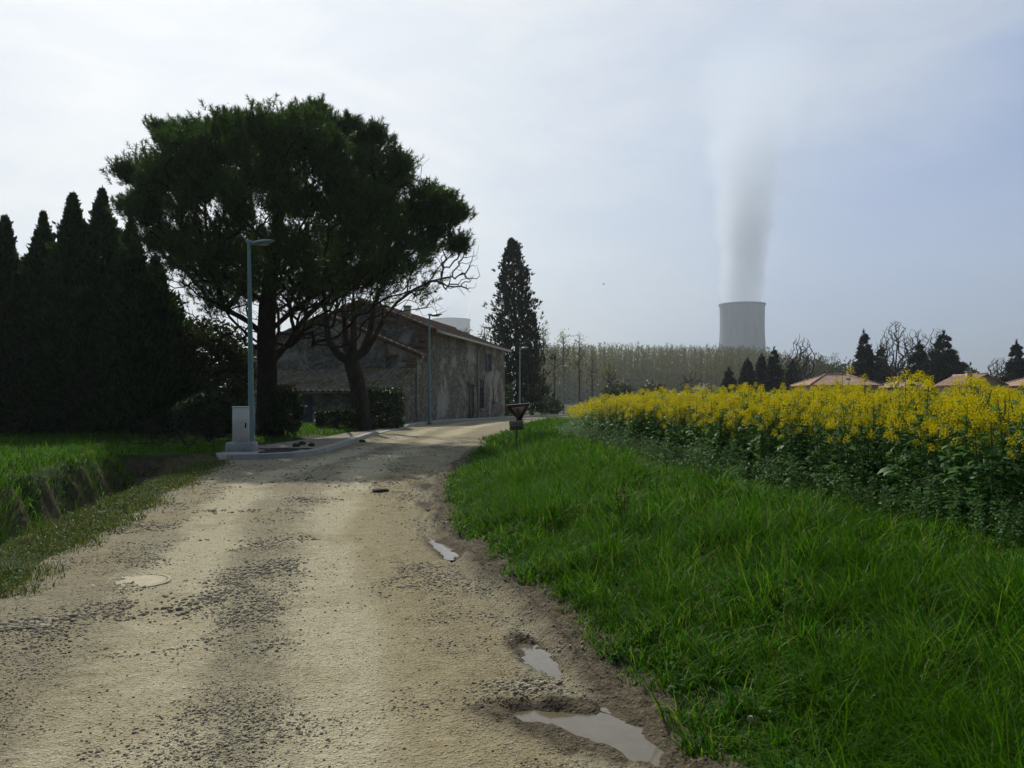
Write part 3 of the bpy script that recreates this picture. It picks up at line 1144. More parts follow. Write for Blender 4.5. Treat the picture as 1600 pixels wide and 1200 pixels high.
    trunk = [[(x, .12 * math.sin(z), z) for x, z in zip(xtr, ztr)]]
    # main limbs that arch out from the stem first
    limbs = []
    for (u, v, dy) in ((250, 385, 0), (300, 400, -2.5), (270, 450, 1.5), (330, 470, -2), (600, 400, 0), (645, 425, -1), (560, 440, 2), (540, 470, -2.4), (620, 340, 2), (290, 330, 2), (430, 420, -3.5), (400, 400, 3.5), (500, 380, 3.5), (470, 450, -3), (520, 330, -3)):
        limbs.append(W(u, v, dy))
    T = np.vstack([np.array(limbs), C, inner, low, bare])
    base = np.array([0, 0, 4.5])
    od = np.argsort(np.linalg.norm(T - base, axis=1))
    od = np.concatenate([np.arange(len(limbs)), od[od >= len(limbs)]])
    P, par, rad, tips = grow(trunk, T, r, seg=.5, r_tip=.0085, expo=.45, climb=1.3, jitter=.06, sag=.06, reach=.5, order=od)
    zz = P[:, 2]
    trunkid = np.arange(len(ztr))
    rad[trunkid] = np.interp(np.array(ztr), [0, .6, 2.6, 5.2, 8.8, 11.2], [.52, .42, .38, .33, .2, .09])
    rad[len(ztr):] = np.minimum(rad[len(ztr):], .095)
    mb = MB()
    mb.tube(P[trunkid], rad[trunkid], 14)
    Vw, Fw = wood_mesh(P[len(ztr) - 1:] if False else P, np.where(np.arange(len(P)) < len(ztr), -1, par), rad)
    mb.add(Vw, Fw)
    # flared foot
    for k in range(6):
        a = k * 1.05 + .3
        mb.tube([(.3 * math.cos(a), .3 * math.sin(a), .75), (.55 * math.cos(a), .55 * math.sin(a), .22), (.85 * math.cos(a), .85 * math.sin(a), -.1)], [.16, .15, .06], 7)
    mb.build('trunk', M['bark_pine'], root, True)
    # needle tufts: bottle-brush shoots that turn up towards the light
    Vn, Fn, off = [], [], 0
    cc = np.array([.8, 0, 6.0])
    for pts, shoots, per, sp in ((C, 11, 34, .17), (inner, 8, 26, .22), (low, 6, 20, .14)):
        n = len(pts)
        S0 = np.repeat(pts, shoots, 0) + r.normal(0, sp, (n * shoots, 3)) * np.array([1, 1, .7])
        outw = unit(S0 - cc) * .5 + np.array([0, 0, .8]) + rdir(len(S0), r) * .62
        A = unit(outw)
        ln = r.uniform(.3, .62, len(S0))
        t = r.uniform(.15, 1, (len(S0), per)) ** .75
        B = S0[:, None, :] + A[:, None, :] * (t * ln[:, None])[..., None]
        B = B.reshape(-1, 3)
        Dn = np.repeat(A, per, 0) * .75 + rdir(len(B), r) * .8
        V, F = needles(B, Dn, r.uniform(.13, .21, len(B)), r.uniform(.02, .034, len(B)), r)
        Vn.append(V)
        Fn.append(F + off)
        off += len(V)
    mesh_obj('crown', np.vstack(Vn), np.vstack(Fn), M['pine'], root)


def bare_tree(name, label, cat, group, base, trunk, targets, r, seg, r_tip, expo, mat, climb=.8, split=.03, base_r=None, jitter=.06, leaf=None, reach=.35, cap=None, curl=.18):
    """tree without dense foliage: trunk and limbs, crown of twigs, perhaps a thin veil of young leaves"""
    root = empty(name, base)
    tag(root, label, cat, group)
    P, par, rad, tips = grow(trunk, targets, r, seg=seg, r_tip=r_tip, expo=expo, climb=climb, jitter=jitter, base_r=base_r, reach=reach, curl=curl)
    if cap:
        k0 = len(trunk[0])
        rad[k0:] = np.minimum(rad[k0:], np.where(P[k0:, 0] > 1.2, cap * .3, cap))
        rad[:k0] = np.maximum(rad[:k0], np.linspace(base_r, base_r * .7, k0))
        q = k0
        for _, pl in trunk[1:]:      # the pollarded limbs start thick from the knuckle
            m_ = len(pl)
            big = .21 if q < k0 + 18 else .10
            rad[q:q + m_] = np.maximum(rad[q:q + m_], np.linspace(big, .05, m_))
            q += m_
    V, F = wood_mesh(P, par, rad, lo=split)
    if cap:
        kn = MB().tube([P[k0 - 2] * .3 + P[k0 - 1] * .7, P[k0 - 1], P[k0 - 1] + np.array([0, 0, .16]), P[k0 - 1] + np.array([0, 0, .3]), P[k0 - 1] + np.array([0, 0, .38])], [base_r * .72, base_r * .86, base_r * .84, base_r * .55, .03], 10)
        F = np.vstack([F, np.vstack(kn.F[4]) + len(V)])
        V = np.vstack([V, np.vstack(kn.V)])
    mesh_obj('trunk', V, F, M[mat], root, True)
    V, F = wood_mesh(P, par, rad, hi=split)
    mesh_obj('crown', V, F, M['bark_pale'] if leaf and leaf[0] == 'pale' else M[mat], root)
    if leaf and leaf[0] != 'pale':
        m, n, sp, L, Wd = leaf
        i = np.repeat(tips, n)
        Cn = P[i] + r.normal(0, sp, (len(i), 3))
        V, F = leafquads(Cn, rdir(len(i), r), L, Wd, r)
        mesh_obj('foliage', V, F, M[m], root)
    return root


def build_forked_tree():
    r = np.random.default_rng(31)
    Y0 = 42.0
    px = Y0 / FPX
    bx = at(567, 665, Y0)[0]
    gz = float(H(bx, Y0)) - .05

    def W(u, v, dy=0.0):
        return [(u - 567) * px, dy, CAMZ + (HZ - v) * px - gz]
    tr = [W(567, 668), W(566, 650), W(562, 620), W(556, 590), W(549, 566)]
    n = len(tr)
    trunk = [tr,
             [n - 1, [W(528, 552, -.2), W(515, 530, -.3), W(512, 500, -.3), W(508, 460, -.4), W(500, 410, -.5)]],
             [n - 1, [W(540, 545, .3), W(536, 515, .5), W(532, 480, .6), W(530, 430, .7)]],
             [n - 1, [W(553, 545, -.3), W(556, 510, -.5), W(556, 470, -.7), W(560, 420, -.8)]],
             [n - 1, [W(566, 546, .2), W(576, 520, .3), W(580, 490, .4), W(592, 450, .4), W(610, 400, .3)]],
             [n - 1, [W(572, 550, 0), W(584, 530, 0), W(600, 500, -.2), W(622, 474, -.4), W(648, 455, -.5), W(675, 442, -.5), W(700, 436, -.5)]]]
    trunk = [trunk[0]] + [(k, p) for k, p in trunk[1:]]
    pts = []
    for _ in range(210):
        u, v = r.uniform(455, 700), r.uniform(360, 500)
        pts.append(W(u, v, r.uniform(-2.5, 2.5)))
    for _ in range(170):   # the spray of bare twigs that reaches out to the right of the pine
        a = r.uniform(-.75, .6)
        d = r.uniform(.25, 1) ** .6 * 110
        pts.append(W(640 + d * math.cos(a), 420 + d * math.sin(a) * .75, r.uniform(-.8, .8)))
    for u, v in ((735, 442), (748, 385), (745, 400), (742, 430), (728, 368), (682, 487), (676, 480), (660, 262), (672, 250), (655, 258)):
        pts.append(W(u, v, -.3))
    bare_tree('forked_tree', 'bare pollarded tree forking low into upright limbs in front of the farmhouse wall', 'tree', None, (bx, Y0, gz), trunk, np.array(pts), r, .45, .0075, .46,
              'bark_grey', climb=.25, split=.02, base_r=.40, jitter=.05, cap=.125, curl=.08)


# ------------------------------------------------------------------ conifers
def conifer_mesh(h, R0, r, prof, n, size, style, skirt=.0):
    """sprays over a column or cone; returns trunk MB and crown arrays"""
    t = r.uniform(0, 1, n) ** .85
    rad = prof(t) * R0
    lump = 1 + .22 * np.sin(t * 23 + r.uniform(0, 6)) * 0
    a = r.uniform(0, 2 * np.pi, n)
    # clumps: shared wobble of the outline
    rad = rad * (1 + .28 * (vnoise(a * 2.2 + 7, t * h * 1.1, int(r.integers(0, 50))) - .5) * 2 * .8)
    pk = fbm(a * 3.1 + 20, t * h * 2.3, 2, 66)
    f = r.uniform(.3, 1.0, n) ** .5 * (1 + .6 * pk) * np.where(r.uniform(0, 1, n) < .2, r.uniform(1.0, 1.45, n), 1.0)
    z = skirt + t * (h - skirt)
    Pc = np.stack([rad * f * np.cos(a), rad * f * np.sin(a), z], 1)
    outw = np.stack([np.cos(a), np.sin(a), np.zeros(n)], 1)
    if style == 'up':
        D = outw * .55 + np.array([0, 0, 1.0])
    elif style == 'feather':
        D = outw * .95 * (1.1 - t)[:, None] + np.array([0, 0, .75])
    else:   # layered boughs: sprays strung along separate branches
        nb = 64
        tb = np.sort(r.uniform(0.02, .97, nb)) ** .95
        ab = np.arange(nb) * 2.4 + r.normal(0, .3, nb)
        lb = prof(tb) * R0 * r.uniform(.7, 1.15, nb)
        w = lb + .25
        k = r.choice(nb, n, p=w / w.sum())
        s = r.uniform(.12, 1, n) ** .8
        t = tb[k]
        a = ab[k]
        off = r.normal(0, .13, n) * (lb[k] * (1.15 - s) + .2)
        cx, sx_ = np.cos(a), np.sin(a)
        zb = skirt + tb[k] * (h - skirt) + lb[k] * (.12 * s - .28 * s * s) + r.normal(0, .07, n)
        Pc = np.stack([cx * lb[k] * s - sx_ * off, sx_ * lb[k] * s + cx * off, zb], 1)
        D = np.stack([cx, sx_, np.full(n, -.1)], 1)
    per = 7
    sc = np.repeat(.3 + .7 * (1 - t) ** .8, per)
    B = np.repeat(Pc, per, 0) + r.normal(0, size * .22, (n * per, 3)) * sc[:, None]
    Dn = np.repeat(unit(D), per, 0) + r.normal(0, .42, (n * per, 3))
    return leafquads(B, Dn, size * r.uniform(.6, 1.25, len(B)) * sc, size * r.uniform(.13, .26, len(B)), r)


def conifer(name, label, group, base, h, R0, seed, prof, n, size, style, mat, trunk_r=.15, skirt=.1, tip=True):
    r = np.random.default_rng(seed)
    root = empty(name, base)
    tag(root, label, 'tree', group)
    mb = MB()
    zs = np.linspace(-.2, h * .97, 9)
    mb.tube(np.stack([.03 * np.sin(zs), .03 * np.cos(zs * 1.3), zs], 1), np.interp(zs, [0, h], [trunk_r, .015]), 8)
    # a few boughs inside the crown
    for k in range(14):
        zz = h * (.12 + .8 * k / 14)
        a = k * 2.4
        L = float(prof(np.array([zz / h]))[0]) * R0 * .8
        mb.tube([(0, 0, zz), (L * .6 * math.cos(a), L * .6 * math.sin(a), zz + L * .25), (L * math.cos(a), L * math.sin(a), zz + L * .5)], [.05, .035, .01], 5)
    mb.build('trunk', M['bark_grey'], root)
    V, F = conifer_mesh(h, R0, r, prof, n, size, style, skirt)
    if tip:  # leader
        k = 40
        zt = r.uniform(h * .90, h * 1.0, k)
        B = np.stack([r.normal(0, .02, k), r.normal(0, .02, k), zt], 1)
        V2, F2 = leafquads(B, np.array([0, 0, 1.0]) + r.normal(0, .25, (k, 3)), size * .6, size * .12, r)
        F = np.vstack([F, F2 + len(V)])
        V = np.vstack([V, V2])
    mesh_obj('crown', V, F, M[mat], root)
    return root


def tiers(n, depth=.35):
    return lambda t: (1 - t) ** .85 * (1 - depth * ((t * n) % 1.0)) + .03


def build_conifers():
    row = [(-28, 372, 34.4, 'leftmost dark leyland cypress of the row, cut by the picture edge'),
           (8, 342, 35.2, 'dark leyland cypress of the row with a blunt tip, second from the picture edge'),
           (68, 336, 36.0, 'dark leyland cypress of the row with a slender feathery tip standing free against the sky'),
           (114, 307, 35.4, 'tallest narrow leyland cypress of the row with a column shaped top'),
           (160, 300, 36.4, 'bulky leyland cypress of the row just left of the pine crown'),
           (205, 350, 35.6, 'leyland cypress of the row half hidden under the pine crown'),
           (243, 405, 36.2, 'low leyland cypress ending the row towards the farm garden')]
    for i, (u, vt, Y, lab) in enumerate(row):
        x, _, zt = at(u, vt, Y)
        g = float(H(x, Y)) - .05
        conifer('leyland_cypress', lab, 'dark conifers in a row along the left field', (x, Y, g), zt - g, 1.32 if i < 6 else 1.5, 50 + i,
                lambda t, i=i: np.minimum(1, (1 - t) * (2.2, 1.9, 2.5, 2.0, 2.9, 2.3, 1.8)[i]) ** (1.25, 1.0, 1.3, .85, 1.1, 1.0, .9)[i] * (.9 + .1 * np.cos(t * 3)) + .004, 2500, .55, 'feather', 'leyland', .16, .0)
    # the lone italian cypress past the farmhouse
    Y = 90.0
    x, _, zt = at(812, 374, Y)
    g = float(H(x, Y)) - .1
    def pr(t):
        return np.interp(t, [0, .12, .3, .5, .62, .75, .88, .96, 1], [1.0, 1.0, .93, .8, .66, .52, .36, .2, .05])
    c = conifer('cypress_tree', 'tall lone cypress with loose pointed crown at the far end of the farmhouse', None, (x, Y, g), zt - g, 2.65, 77, pr, 2400, .75, 'up', 'cypress', .3, .0)
    c.rotation_euler = (0, R(-2.6), 0)
    # dark conifers beyond the crop on the right
    cone = [(1139, 577, 130, .9, 'small pointed conifer left of the pair at the wood edge'),
            (1168, 562, 132, 1.25, 'medium dark spruce at the wood edge below the cooling tower'),
            (1209, 546, 128, 1.5, 'tall pointed spruce right below the cooling tower'),
            (1190, 556, 136, 1.2, 'dark spruce crowded behind the tall pointed spruce'),
            (1238, 566, 134, 1.1, 'small dark spruce beside the bare tree left of the hipped roof'),
            (1350, 518, 140, 2.5, 'broad dark spruce behind the right end of the hipped roof'),
            (1376, 542, 146, 1.8, 'lower dark spruce touching the broad spruce on its right'),
            (1588, 534, 140, 2.2, 'dark spruce at the right picture edge')]
    for i, (u, vt, Y, Rr, lab) in enumerate(cone):
        x, _, zt = at(u, vt, Y)
        g = float(H(x, Y))
        conifer('spruce_tree', lab, 'dark conifers beyond the rapeseed field', (x, Y, g), zt - g, Rr * 1.4, 90 + i, tiers(9 if Rr > 1.6 else 7, .35), 2600, 1.1, 'flat', 'spruce', .2, .1)
    # cedar with flat layered boughs
    for i, (u, vt, Y, Rr, lab) in enumerate([(1474, 520, 140, 3.6, 'wide dark cedar with layered boughs right of the bare trees'), (1436, 536, 144, 2.0, 'smaller dark cedar in front of the bare trees')]):
        x, _, zt = at(u, vt, Y)
        g = float(H(x, Y))
        conifer('cedar_tree', lab, 'dark conifers beyond the rapeseed field', (x, Y, g), zt - g, Rr, 120 + i,
                lambda t: np.interp(t, [0, .3, .6, .85, 1], [1, 1, .8, .5, .1]) * (1 - .4 * ((t * 7) % 1.0)), 3000, 1.2, 'flat', 'spruce', .3, .2)


def fan_targets(r, n, h, w, lo, shape=1.0, d=None):
    """points filling an egg-shaped crown"""
    out = []
    while len(out) < n:
        p = r.uniform(-1, 1, 3)
        if np.linalg.norm(p) < 1 and np.linalg.norm(p) > .35:
            z = lo + (p[2] * .5 + .5) * (h - lo)
            wz = w * (1 - .35 * max(0, p[2])) * shape
            out.append((p[0] * wz, p[1] * (d or w), z))
    return np.array(out)


def build_bare_trees():
    r = np.random.default_rng(41)
    specs = [(1252, 520, 130, 2.2, 'slender bare tree left of the hipped roof', 150),
             (1400, 497, 142, 3.4, 'tallest bare tree behind the pink roofs', 260),
             (1432, 508, 146, 2.8, 'bare tree with forked stem between the tallest bare tree and the cedar', 220),
             (1462, 510, 150, 2.4, 'bare tree partly behind the wide dark cedar', 180),
             (1381, 528, 150, 2.0, 'low bare tree between the broad spruce and the tallest bare tree', 120),
             (1562, 556, 150, 2.6, 'pale rounded bare tree left of the spruce at the picture edge', 220)]
    for (u, vt, Y, w, lab, n) in specs:
        x, _, zt = at(u, vt, Y)
        g = float(H(x, Y))
        h = zt - g
        trunk = [[(0, 0, 0), (.1, 0, h * .12), (.05, .1, h * .25), (-.1, .1, h * .4), (0, 0, h * .55), (.2, 0, h * .7)]]
        bare_tree('bare_tree', lab, 'tree', 'leafless trees beyond the rapeseed field', (x, Y, g), trunk, fan_targets(r, int(n * 1.9), h, w, h * .28), r, 1.0, .026, .42, 'bark_grey', climb=1.6, split=.05, base_r=.26, jitter=.05, curl=.05)
    # young-leaved poplars standing clear of the wood
    pops = [(728, 506, 150, 1.5, 'thin leafing poplar showing just above the farmhouse roof'),
            (757, 503, 152, 1.7, 'thin leafing poplar between farmhouse roof and cypress'),
            (849, 507, 190, 2.2, 'tall leafing poplar next to the cypress'),
            (880, 511, 195, 2.2, 'tall leafing poplar behind the farthest lamp post'),
            (905, 519, 200, 2.0, 'tall leafing poplar third in the line right of the cypress'),
            (866, 534, 205, 2.0, 'lower leafing poplar between the two tall poplars by the cypress'),
            (952, 566, 150, 1.5, 'olive leafing tree in front of the poplar wood'),
            (925, 545, 215, 2.0, 'lower leafing poplar at the left edge of the poplar wood')]
    for (u, vt, Y, w, lab) in pops:
        x, _, zt = at(u, vt, Y)
        g = float(H(x, Y))
        h = zt - g
        trunk = [[(0, 0, 0), (.05, 0, h * .2), (.05, .1, h * .4), (0, 0, h * .6), (.05, 0, h * .8), (0, 0, h * .94)]]
        bare_tree('poplar_tree', lab, 'tree', 'poplars in young leaf behind the farm', (x, Y, g), trunk, fan_targets(r, 130, h, w, h * .30), r, .9, .03, .42, 'bark_grey', climb=.1, split=.05,
                  base_r=.2, leaf=('poplar_leaf', 3, .38, .34, .26))
    # hedge-row shrubs at the edge of the crop
    for (u, vt, Y, w, lab, lf) in [(1082, 576, 110, 2.2, 'bare brown shrub in front of the wood', None), (1096, 600, 105, 1.1, 'white blossoming shrub at the wood edge', ('white_blossom', 5, .2, .22, .2)),
                                   (968, 598, 120, 2.6, 'low olive green shrub in front of the poplar wood', ('bush', 8, .35, .4, .3)), (1020, 600, 125, 2.4, 'dull green shrub before the middle of the wood', ('bush', 8, .35, .4, .3))]:
        x, _, zt = at(u, vt, Y)
        g = float(H(x, Y))
        h = zt - g
        trunk = [[(0, 0, 0), (.03, 0, h * .15), (.02, 0, h * .35)]]
        bare_tree('shrub', lab, 'shrub', None, (x, Y, g), trunk, fan_targets(r, 130, h, w, h * .15), r, .5, .025, .4, 'bark_grey', climb=.3, split=.05, base_r=.14, leaf=lf)


def build_wood():
    """far poplar plantation that reads as one mass"""
    r = np.random.default_rng(51)
    V, F, mi, off = [], [], [], 0

    def add(v, f, m):
        nonlocal off
        V.append(v)
        F.append(f + off)
        mi.append(np.full(len(f), m))
        off += len(v)
    B, Ht, Wd = [], [], []
    for Y in np.arange(420, 540, 9):
        for x in np.arange(8, 160, 4.2):
            xx, yy = x + r.normal(0, 1.0), Y + r.normal(0, 2)
            u = 800 + FPX * xx / yy
            hh = np.interp(u, [830, 900, 1100, 1180, 1260], [16.9, 17.2, 17.0, 16.2, 13.5]) * yy / 240 * .93 + r.normal(0, .9) + 2.2 * float(fbm(xx * .06, yy * .05, 3, 15))
            B.append((xx, yy))
            Ht.append(hh)
    B, Ht = np.array(B), np.array(Ht)
    n = len(B)
    g = H(B[:, 0], B[:, 1])
    P0 = np.column_stack([B, g - .3])
    P1 = np.column_stack([B + r.normal(0, .15, B.shape), g + Ht * .96])
    v, f = frusta(P0, P1, np.full(n, .2), np.full(n, .05), 5)
    add(v, f, 0)
    k = 120
    t = r.uniform(.02, 1, (n, k)) ** .9
    z = (g[:, None] + Ht[:, None] * t * .98)
    a = r.uniform(0, 6.283, (n, k))
    rr = r.uniform(.1, 1, (n, k)) * (2.9 * (1.05 - t * .75))
    C = np.stack([B[:, :1] + rr * np.cos(a), B[:, 1:] + rr * np.sin(a), z], -1).reshape(-1, 3)
    D = np.stack([np.cos(a) * .35, np.sin(a) * .35, np.full_like(a, 1.0)], -1).reshape(-1, 3) + r.normal(0, .5, (n * k, 3))
    v, f = leafquads(C, D, (r.uniform(1.6, 3.2, (n, k)) * (1.3 - .7 * t)).ravel(), (r.uniform(.5, 1.0, (n, k)) * (1.5 - 1.15 * t)).ravel(), r)
    add(v, f, 1)
    # undergrowth at the wood edge
    m = 2600
    C = np.column_stack([r.uniform(6, 152, m), r.uniform(400, 418, m), np.zeros(m)])
    C[:, 2] = H(C[:, 0], C[:, 1]) + r.uniform(0, 1, m) ** 1.4 * (6 + 4 * fbm(C[:, 0] * .12, C[:, 0] * 0, 3, 5))
    v, f = leafquads(C, rdir(m, r, -.2, 1), r.uniform(1.0, 2.2, m), r.uniform(.7, 1.4, m), r)
    add(v, f, 2)
    o = mesh_obj('poplar_wood', np.vstack(V), np.vstack(F), [M['bark_olive'], M['wood_twig'], M['wood_green']], midx=np.concatenate(mi))
    tag(o, 'long brown poplar wood in young leaf on the skyline', kind='stuff')
    # lower mixed wood further right
    V, F, off = [], [], 0
    for (u0, u1, Y, vt, cnt) in ((1205, 1350, 250, 560, 30), (1330, 1480, 230, 572, 24), (1480, 1560, 230, 574, 12), (1560, 1660, 260, 578, 14), (330, 770, 200, 560, 70), (-60, 330, 190, 560, 60)):
        for _ in range(cnt):
            u = r.uniform(u0, u1)
            yy = Y + r.uniform(-12, 30)
            x, _, zt = at(u, vt + r.uniform(-8, 12), yy)
            g = float(H(x, yy))
            h = zt - g
            k = 230
            d = rdir(k, r) * r.uniform(.4, 1, (k, 1)) ** .5
            C = np.array([x, yy, g + h * .52]) + d * np.array([h * .36, h * .36, h * .47])
            v, f = leafquads(C, d + rdir(k, r), r.uniform(.7, 1.5, k), r.uniform(.35, .8, k), r)
            V.append(v)
            F.append(f + off)
            off += len(v)
    o = mesh_obj('mixed_wood', np.vstack(V), np.vstack(F), M['wood_green'])
    tag(o, 'low green belt of far trees behind the houses', kind='stuff')


# ------------------------------------------------------------------ hedges and garden shrubs
def leafy(name, label, group, base, cat, shape_pts, r, n, L, Wd, mat, stems=5, h=1.0, extra=None):
    root = empty(name, base)
    tag(root, label, cat, group)
    mb = MB()
    for k in range(stems):
        a = k * 2.4
        w = .15 * h
        mb.tube([(w * .5 * math.cos(a), w * .5 * math.sin(a), -.1), (w * math.cos(a), w * math.sin(a), h * .4), (w * 1.8 * math.cos(a), w * 1.8 * math.sin(a), h * .8)], [.04, .03, .01], 5)
    mb.build('trunk', M['bark_grey'], root)
    C = shape_pts(n)
    V, F = leafquads(C, rdir(len(C), r, -.3, 1), L * r.uniform(.6, 1.3, len(C)), Wd * r.uniform(.7, 1.2, len(C)), r)
    mesh_obj('foliage', V, F, M[mat], root)
    if extra is not None:
        nm, mt, C, L, Wd = extra
        V, F = leafquads(C, rdir(len(C), r, -.1, 1), L * r.uniform(.7, 1.2, len(C)), Wd, r)
        mesh_obj(nm, V, F, M[mt], root)
    return root


def box_pts(w, d, h, r, wob=.08):
    def f(n):
        p = np.column_stack([r.uniform(-1, 1, n), r.uniform(-1, 1, n), r.uniform(0, 1, n)])
        k = r.integers(0, 4, n)
        s = r.choice([-1, 1], n)
        q = r.uniform(.86, 1.02, n)
        p[k == 0, 0] = (s * q)[k == 0]
        p[k == 1, 1] = (s * q)[k == 1]
        p[k == 2, 2] = q[k == 2]
        out = p * np.array([w / 2, d / 2, h])
        out[:, :2] *= (1 - .06 * p[:, 2:3] ** 4)
        out[:, 2] *= 1 + wob * fbm(out[:, 0] * 2 + 3, out[:, 1] * 2, 3, 7)
        out[:, :2] *= (1 + wob * fbm(out[:, 2:3] * 2.3 + 5, out[:, :1] + out[:, 1:2], 3, 9))
        return out
    return f


def blob_pts(w, d, h, r, seed=0, rough=.28):
    def f(n):
        v = rdir(n, r, -.9, 1)
        k = 1 + rough * fbm(v[:, 0] * 2.1 + 4, v[:, 1] * 2.1 + v[:, 2] * 2.7, 3, seed)
        q = r.uniform(.45, 1, n) ** .5
        return np.column_stack([v[:, 0] * w / 2 * k * q, v[:, 1] * d / 2 * k * q, h * .5 + v[:, 2] * h * .5 * k * q])
    return f


def build_shrubs():
    r = np.random.default_rng(61)

    def B(x, y):
        return (x, y, float(H(x, y)) + .02)
    leafy('clipped_hedge', 'big square clipped hedge at the corner of the lean-to', None, B(-6.62, 44.3), 'hedge', box_pts(1.9, 2.2, 1.95, r), r, 9000, .12, .085, 'hedge', 6, 1.5)
    leafy('box_hedge', 'low clipped hedge on the grass left of the forked tree', None, B(-8.35, 41.0), 'hedge', box_pts(1.75, 1.0, .85, r), r, 5200, .1, .07, 'hedge', 5, .6)
    pts = blob_pts(1.5, 1.5, 1.95, r, 3)
    tipc = pts(400)
    tipc = tipc[(tipc[:, 2] > 1.25) & (tipc[:, 0] < .45)]
    leafy('red_tipped_shrub', 'evergreen shrub with red young leaves right of the pine trunk', None, B(-8.85, 33.6), 'shrub', pts, r, 5200, .13, .075, 'hedge', 5, 1.4, ('red_leaves', 'red_leaf', tipc * np.array([1.03, 1.03, 1.04]), .12, .06))
    leafy('broad_shrub', 'tall loose green shrub between the cypress row and the cabinet', None, B(-13.4, 37.5), 'shrub', blob_pts(4.4, 3.4, 4.7, r, 5, .4), r, 15000, .2, .13, 'bush', 8, 3.4)
    leafy('dark_shrub', 'dark low shrub behind the white cabinet', None, B(-10.9, 31.0), 'shrub', blob_pts(2.4, 1.8, 1.7, r, 8, .35), r, 6500, .14, .09, 'hedge', 6, 1.2)
    leafy('garden_hedge', 'dark hedge block against the far corner of the farmhouse', None, B(-.95, 79.6), 'hedge', box_pts(2.0, 3.0, 2.8, r), r, 2600, .2, .14, 'hedge', 6, 2.2)
    leafy('roadside_bush', 'rounded dull bush right of the cypress foot', None, B(4.2, 96), 'shrub', blob_pts(2.9, 2.6, 2.1, r, 9), r, 1600, .24, .17, 'bush', 6, 1.6)
    # brushwood heap of dry twigs on the ditch bank
    for (x, y, w, lab) in ((-9.6, 25.6, 1.3, 'dry leafless brush leaning over the ditch beside the cabinet'), (-10.9, 26.6, 1.1, 'dry leafless brush farther left on the ditch bank')):
        z = float(H(x, y)) - .05
        T = np.column_stack([r.uniform(-w, w, 90), r.uniform(-.6, .6, 90), r.uniform(.15, .95, 90)])
        bare_tree('dry_brush', lab, 'shrub', None, (x, y, z), [[(0, 0, 0), (.02, 0, .08), (.03, 0, .16)]], T, r, .25, .006, .45, 'bark_grey', climb=.1, split=.012, base_r=.04, jitter=.05)


build_pine()
build_forked_tree()
build_conifers()
build_bare_trees()
build_wood()
build_shrubs()

# ------------------------------------------------------------------ the stone farmhouse
WD = np.array([.1974, .9803, 0.0])      # along the street wall, away from the camera
WN = np.array([.9803, -.1974, 0.0])     # out of the street wall, towards the road
UP = np.array([0, 0, 1.0])


def wall_grid(mb, o, ex, L, ztop, openings, z0=-.4, depth=.28, nrm=None):
    """wall from o along ex, top edge ztop(t); openings (t0,t1,z0,z1) left out with reveals going back"""
    nrm = np.asarray(nrm, float)
    ts = sorted({0.0, L, *[q for op in openings for q in op[:2]], *np.linspace(0, L, max(2, int(L / 1.2)) + 1)})
    zs_mid = sorted({q for op in openings for q in op[2:4]})
    for a, b in zip(ts[:-1], ts[1:]):
        if b - a < 1e-4:
            continue
        lv = [z0] + zs_mid
        for i in range(len(lv)):
            lo = lv[i]
            m = (a + b) / 2
            if i < len(lv) - 1:
                hi_a = hi_b = lv[i + 1]
            else:
                hi_a, hi_b = ztop(a), ztop(b)
            if any(op[0] - 1e-6 <= m <= op[1] + 1e-6 and op[2] - 1e-6 <= (lo + min(hi_a, hi_b)) / 2 <= op[3] + 1e-6 for op in openings):
                continue
            if max(hi_a, hi_b) <= lo:
                continue
            lo_a, lo_b = min(lo, hi_a), min(lo, hi_b)
            mb.add([o + ex * a + UP * lo_a, o + ex * b + UP * lo_b, o + ex * b + UP * hi_b, o + ex * a + UP * hi_a], [(0, 1, 2, 3)])
    for (a, b, lo, hi) in openings:
        P = [o + ex * a + UP * lo, o + ex * b + UP * lo, o + ex * b + UP * hi, o + ex * a + UP * hi]
        Q = [p - nrm * depth for p in P]
        for i in range(4):
            j = (i + 1) % 4
            mb.add([P[i], P[j], Q[j], Q[i]], [(0, 1, 2, 3)])
        mb.add(Q, [(0, 1, 2, 3)])


def tiled_roof(mb, o, ea, eu, La, Lu, pitch=.24, amp=.05, rows=None, r=None, thick=.10):
    """canal tiles: half-round ribs up the slope with a small step at every row. o = lower corner, ea along the eave, eu up the slope"""
    nrm = unit(np.cross(ea, eu))
    if nrm[2] < 0:
        nrm = -nrm
    na = int(La / pitch) * 6 + 1
    rows = rows or max(2, int(Lu / .36))
    a = np.linspace(0, La, na)
    prof = np.abs(np.sin(np.pi * a / pitch)) * amp
    lines = []
    for k in range(rows):
        for s in (0.0, .98):
            lines.append(((k + s) / rows * Lu, .035 * (1 - s)))
    V = []
    for (u, st) in lines:
        jit = 0 if r is None else .012 * fbm(a * 1.9, a * 0 + u * 1.7, 2, 3)
        sag = -.05 * math.sin(math.pi * u / Lu) * np.sin(np.pi * a / La)
        V.append(o[None, :] + ea[None, :] * a[:, None] + eu[None, :] * u + nrm[None, :] * (prof + st + jit + sag)[:, None])
    V = np.stack(V, 0).reshape(-1, 3)
    mb.add(V, grid_faces(len(lines), na))
    # board underneath
    q = -nrm * thick
    P = [o + q, o + ea * La + q, o + ea * La + eu * Lu + q, o + eu * Lu + q]
    Pt = [p + nrm * (thick - .012) for p in P]
    mb.add(P + Pt, [(0, 3, 2, 1), (4, 5, 6, 7), (0, 1, 5, 4), (1, 2, 6, 5), (2, 3, 7, 6), (3, 0, 4, 7)])


